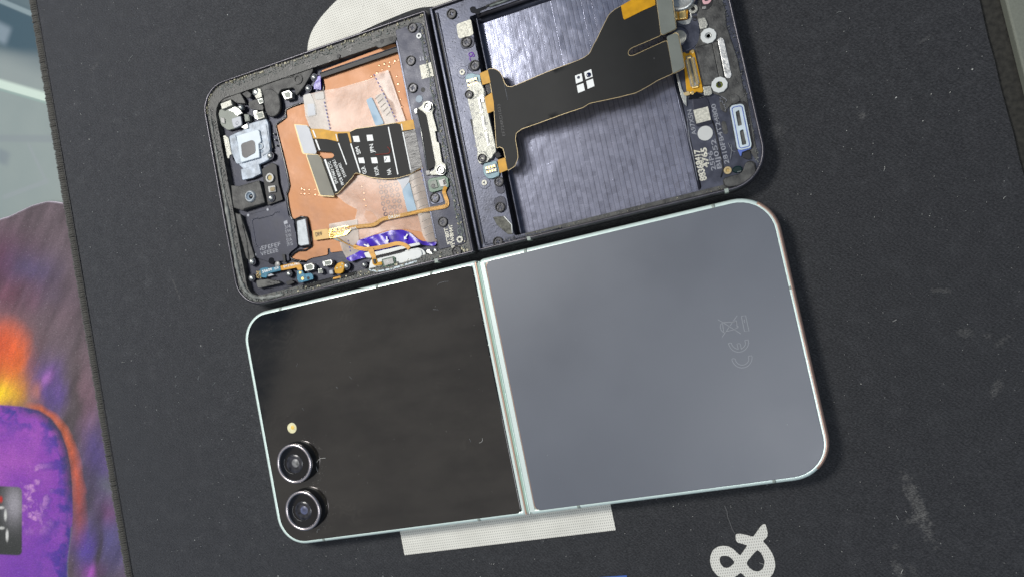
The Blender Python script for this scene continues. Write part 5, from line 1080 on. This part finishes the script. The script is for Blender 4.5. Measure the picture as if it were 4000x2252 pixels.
# milled navy island and etched codes
slab('navy_island', '5', [(1175, 290), (1370, 200), (1380, 230), (1470, 260), (1490, 400), (1480, 560), (1400, 640), (1300, 690), (1255, 640), (1230, 500)], .47, .495, NAVYB, op, r=.06)
q = P('5', 1195, 490, .50); disc('coin_disc', *q, .26, .46, .505, NAVYB, op, n=36); ringp('coin_rim', *q, .26, .28, .46, .508, NAVY, op, n=36); q = P('5', 1215, 500, .51); disc('round_foil', *q, .19, .50, .512, NICKEL, op)
slab('silver_shield', '5', [(1180, 290), (1330, 265), (1370, 230), (1345, 130), (1370, 120), (1390, 230), (1360, 310), (1290, 330), (1240, 325)], .47, .51, SILVER, op, r=.03)
q = P('5', 1225, -50, .55); lathe('vibration_motor', *q, [(.44, .46), (.44, .62), (.41, .66), (.36, .67), (.30, .66), (.001, .66)], SILVER, op, n=48); ringp('motor_groove', *q, .33, .36, .65, .675, GREYCHIP, op, n=40)
slab('motor_contacts', '5', [(1140, 60), (1310, 30), (1335, 100), (1325, 255), (1170, 270), (1150, 180)], .50, .56, GOLDT, op, r=.03)
for pts in ([(1140, 155), (1180, 145), (1195, 255), (1160, 262)], [(1208, 140), (1300, 120), (1312, 245), (1215, 258)]): slab('gold_pad', '5', pts, .55, .575, GOLDM, op, r=.02)
slab('copper_tongue', '5', [(1175, 50), (1240, 40), (1250, 110), (1190, 120)], .56, .59, GOLDT, op)
for pts in ([(1355, 0), (1430, -10), (1435, 20), (1370, 28)], [(1385, 215), (1440, 205), (1465, 235), (1400, 240)]): slab('black_slot', '5', pts, .47, .498, BLACK, op, r=.02)
q = P('5', 1425, 258, .5); ringp('dark_ring', *q, .03, .055, .49, .51, BLACK, op, n=14)
us = slab('port_seal', '5', [(1490, -80), (1680, -80), (1660, 60), (1600, 130), (1520, 140), (1490, 60)], .49, .51, BLACK, op, r=.05)
prism('pink_seal', rp(PP('5', [(1520, -80), (1655, -80), (1640, 20), (1600, 55), (1540, 60), (1522, 20)], .54), .06), .50, .54, PINK, op, holes=[list(reversed(rp(PP('5', [(1545, -70), (1630, -70), (1618, 5), (1555, 22)], .54), .04)))], bevel=.01)
slab('seal_window', '5', [(1520, 90), (1575, 80), (1575, 115), (1525, 125)], .50, .52, GREYCHIP, op, r=.015)
# long amber connector with two rows of pins
lc = slab('main_connector', '5', [(1260, 705), (1290, 700), (1300, 720), (1345, 715), (1350, 685), (1412, 662), (1535, 1215), (1520, 1245), (1480, 1240), (1440, 1225), (1420, 1265), (1375, 1270), (1355, 1230), (1310, 1225)], .47, .53, GOLD, op, r=.03)
slab('connector_frame', '5', [(1298, 755), (1375, 740), (1480, 1160), (1390, 1190)], .52, .56, GREYCHIP, lc, r=.03); slab('connector_cap', '5', [(1308, 760), (1368, 745), (1378, 775), (1318, 788)], .55, .585, GOLDM, lc, r=.03); slab('connector_cap', '5', [(1388, 1160), (1468, 1142), (1474, 1165), (1398, 1185)], .55, .585, GOLDM, lc, r=.03)
slab('connector_tongue', '5', [(1345, 800), (1362, 796), (1432, 1100), (1415, 1105)], .555, .58, STIFFO, lc, r=.01)
pin0 = None
for i in range(22):
    t = i / 21
    for s_, off in ((-1, (1325, 800)), (1, (1383, 785)), (2, (1398, 775)), (-2, (1308, 812))):
        q = P('5', off[0] + 72 * t, off[1] + 340 * t, .585); m_ = GOLDM if abs(s_) == 1 else SILVER
        if pin0 is None: pin0 = {}
        if m_.name not in pin0: o_ = prism('contact_pin', [(-.03, -.010), (.03, -.010), (.03, .010), (-.03, .010)], -.02, 0, m_); pin0[m_.name] = o_
        else: o_ = pin0[m_.name].copy(); COL.objects.link(o_)
        o_.location = (*q, .582 if abs(s_) == 1 else .572); o_.parent = lc; o_.matrix_parent_inverse = Matrix()
for a, b in ((1390, 692), (1388, 1245)): q = P('5', a, b, .54); disc('gold_pad', *q, .05, .52, .545, GOLDM, lc)
slab('green_board', '5', [(1195, 985), (1265, 955), (1310, 1200), (1300, 1225), (1255, 1240)], .40, .44, GREENPCB, op, r=.01); slab('silver_sliver', '5', [(1165, 985), (1195, 985), (1250, 1200), (1310, 1300), (1312, 1425), (1285, 1400), (1240, 1300)], .46, .52, SILVER, op, r=.02)
slab('gold_tail', '5', [(1260, 1250), (1340, 1220), (1365, 1270), (1300, 1290)], .50, .53, GOLDE, op, r=.03); slab('black_rubber', '5', [(1370, 1270), (1440, 1235), (1560, 1290), (1480, 1320), (1330, 1330)], .48, .53, GLOSSBLK, op, r=.03)
slab('label_plate', '6', [(570, 230), (610, 200), (690, 200), (740, 240), (765, 320), (790, 500), (760, 520), (620, 545), (590, 500)], .47, .497, NAVY, op, r=.08)
slab('code_label', '6', [(580, 365), (740, 325), (772, 470), (615, 512)], .495, .506, CREAM, op, r=.008, bevel=0)
q = P('6', 710, 615, .50); disc('round_sticker', *q, .198, .47, .492, DOTGR, op, n=40, bevel=.004)
GB = P('8', 0, 0, .48)
def eng(s, key, a, b, h, m=GREYINK, z=.478, bold=.02):
    text('etched_code', s, P(key, *a, z), P(key, *b, z), z + .004, m, op, height=h, bold=bold)
eng('A97X5N', '8', (180, 555), (90, 120), .115); eng('25P6', '8', (515, 1160), (445, 830), .12); eng('BIJ052', '8', (615, 1130), (500, 625), .12); eng('2810FB4T24800', '8', (740, 1045), (500, 20), .115)
eng('88368', '8', (355, 1330), (270, 985), .17, CREAM, bold=.04); eng('417', '8', (262, 1000), (232, 800), .15, CREAM, bold=.04); eng('4765', '8', (395, 1110), (345, 770), .15, CREAM, bold=.04)
tube('step_line', D3('8', [(455, 310), (520, 560), (620, 1010), (640, 1130), (600, 1290)], .476), .018, BLACK, op, n=5); tube('bay_edge_wire', D3('8', [(15, 260), (60, 640), (130, 960), (200, 1340)], .478), .012, GREYINK, op, n=5)
slab('dark_slot', '8', [(605, 350), (630, 320), (675, 330), (700, 400), (722, 520), (690, 550), (650, 545), (630, 500)], .47, .484, DKPL, op, r=.06)
# speaker seal with two mesh windows
sl = PP('6', [(978, 345), (1000, 315), (1095, 297), (1130, 310), (1215, 740), (1205, 775), (1100, 800), (1060, 790)], .53)
w1 = PP('6', [(1040, 385), (1080, 362), (1112, 528), (1068, 542)], .53); w2 = PP('6', [(1085, 590), (1125, 572), (1160, 735), (1112, 750)], .53)
prism('seal_tray', rp(PP('6', [(965, 330), (1000, 290), (1130, 260), (1170, 300), (1240, 760), (1210, 800), (1080, 830), (1050, 800)], .50), .08), .47, .50, BLACK, op, bevel=.01)
prism('speaker_seal', rp(sl, .08), .48, .55, SEALB, op, holes=[list(reversed(rp(w1, .03))), list(reversed(rp(w2, .03)))], bevel=.025, seg=3)
slab('mesh_window', '6', [(1035, 380), (1085, 358), (1118, 532), (1066, 548)], .485, .505, LEDGE, op, r=.02); slab('mesh_window', '6', [(1080, 586), (1130, 566), (1166, 738), (1110, 755)], .485, .505, LEDGE, op, r=.02)
tube('seal_groove', [(x, y, .556) for x, y in rp([(q[0] + (sl[2][0] - sl[6][0]) * 0, q[1]) for q in PP('6', [(1000, 350), (1020, 332), (1090, 318), (1112, 330), (1192, 735), (1186, 758), (1105, 778), (1082, 770)], .555)], .06)], .012, SEALBD, op, n=5, closed=True)
slab('blue_seal_tail', '6', [(1060, 795), (1200, 765), (1215, 780), (1110, 822), (1105, 860), (1092, 865), (1080, 830)], .48, .52, SEALBD, op, r=.03); slab('dark_block', '6', [(1120, 830), (1200, 800), (1215, 890), (1180, 905), (1120, 880)], .49, .53, BLACK, op, r=.02)
q = P('6', 955, 1020, .50); ringp('brass_bushing', *q, .045, .10, .47, .52, GOLDE, op, n=18); disc('brass_core', *q, .045, .46, .50, GOLDM, op)
slab('glass_bead', '6', [(1005, 1000), (1040, 970), (1100, 970), (1122, 1000), (1110, 1035), (1050, 1050), (1008, 1035)], .47, .53, mat('dark_teal_glass', (.004, .02, .02), .08), op, r=.08, bevel=.03, seg=4)
SPK = [(912, 1128), (930, 1100), (1010, 1075), (1090, 1055), (1125, 1020), (1140, 960), (1165, 930), (1210, 920), (1248, 945), (1262, 1030), (1245, 1090), (1190, 1145), (1100, 1180), (960, 1202), (925, 1180)]
slab('speaker_well', '6', [((a - 1090) * 1.06 + 1090, (b - 1070) * 1.06 + 1070) for a, b in SPK], .47, .503, BLACK, op, r=.06); slab('speaker_pad', '6', SPK, .49, .535, DKPL, op, r=.07, bevel=.02)
slab('round_boss', '6', [(970, 200), (1040, 180), (1085, 220), (1090, 260), (1040, 300), (990, 290)], .50, .525, DKPL, op, r=.1, bevel=.015); q = P('6', 1022, 247, .53); disc('boss_dimple', *q, .05, .50, .528, LEDGE, op)
for pts in ([(865, 225), (885, 240), (870, 270), (895, 265), (905, 290)], [(905, 300), (925, 310), (925, 335), (940, 345), (925, 375)], [(880, 210), (940, 250), (930, 280)], [(960, 720), (1000, 800), (1040, 820)], [(985, 900), (1000, 780), (990, 740)]):
    tube('pencil_scribble', smoothline(D3('6', pts, .506), 4), .009, GREYINK, op, n=4)
slab('charcoal_moulding', '6', [(860, 240), (980, 160), (1150, 130), (1230, 560), (1290, 900), (1260, 900), (1200, 820), (1170, 300), (1060, 250), (960, 330), (940, 400), (880, 360)], .46, .488, DKPL, op, r=.06)
# bottom edge bands, glue, antenna breaks
prism('edge_band', [(9.9, .31), (15.6, .31), (15.6, .425), (9.9, .425)], .46, .486, DKPL, op)
flakes('glue_residue', 520, lambda: (rnd(9.2, 15.8), .37 + rnd(-.06, .05)), .035, RES_D, op, .47, th=.02); flakes('glue_residue', 60, lambda: (rnd(9.2, 15.8), .36 + rnd(-.04, .04)), .025, RES_Y, op, .48, th=.02)
flakes('glue_residue', 260, lambda: (rnd(16.40, 16.6), rnd(1.3, 6.2)), .045, RES_D, op, .47, th=.03); flakes('glue_residue', 90, lambda: (lambda t: (15.75 + .78 * math.cos(t) + rnd(-.05, .05), 1.2 - .78 * math.sin(t) + rnd(-.05, .05)))(rnd(0, 1.5)), .035, GASK, op, .475, th=.02)
flakes('glue_residue', 200, lambda: (rnd(8.7, 9.3), rnd(.5, 7.4)), .03, RES_D, op, .47, th=.008); flakes('metal_crumb', 60, lambda: (rnd(8.45, 8.65), rnd(.4, 7.5)), .012, RES_Y, op, .50, th=.02)
for x0 in (9.95, 15.5): prism('antenna_band', [(x0, .197), (x0 + .1, .197), (x0 + .1, .30), (x0, .30)], .3, .571, BAND, op)
for x0, y0, y1 in ((16.45, 5.0, 5.6), (16.45, 3.0, 3.4)): prism('bright_scuff', rp([(x0, y0), (x0 + .06, y0), (x0 + .06, y1), (x0, y1)], .02), .47, .492, GASK, op)

# ================================================================== loose lint and dust on the mats
def anywhere():
    return rnd(-6.4, 22.2), rnd(-11, 13)
def off_phones():
    while True:
        x, y = anywhere()
        if not (-.05 < x < 16.8 and -7.6 < y < 7.8): return x, y
l1 = flakes('lint', 1250, off_phones, .017, LINT, None, .002, th=.01); l1['label'] = 'tiny pale lint specks scattered over the black desk mat'; l1['category'] = 'lint'
l2 = flakes('dust', 48, off_phones, .04, LINT, None, .0, th=.02); l2['label'] = 'larger white crumbs lying on the black desk mat'; l2['category'] = 'crumbs'
V, F = [], []
for _ in range(46):
    x, y = off_phones(); a = rnd(0, 6.28); L = rnd(.04, .15); b = len(V); c = rnd(-1.2, 1.2)
    for k_ in range(5):
        aa = a + c * k_ / 4; x += math.cos(aa) * L / 4; y += math.sin(aa) * L / 4; nx_, ny_ = -math.sin(aa) * .004, math.cos(aa) * .004
        V += [(x + nx_, y + ny_, .012), (x - nx_, y - ny_, .012), (x, y, .02)]
    for k_ in range(4):
        for q in range(3): F.append((b + k_ * 3 + q, b + k_ * 3 + (q + 1) % 3, b + k_ * 3 + 3 + (q + 1) % 3, b + k_ * 3 + 3 + q))
l3 = finish('fibre', V, F, LINT, None, kind='stuff'); l3['label'] = 'short curled grey fibres lying on the black desk mat'; l3['category'] = 'fibres'
for key, a, b in (('a', 905, 598), ('a', 1057, 772), ('a', 763, 1132), ('a', 765, 145), ('a', 583, 750), ('b', 492, 413), ('b', 556, 763), ('b', 400, 1245), ('b', 622, 1080), ('I', 635, 712), ('J', 395, 583), ('J', 348, 413), ('J', 572, 1207)):
    pass
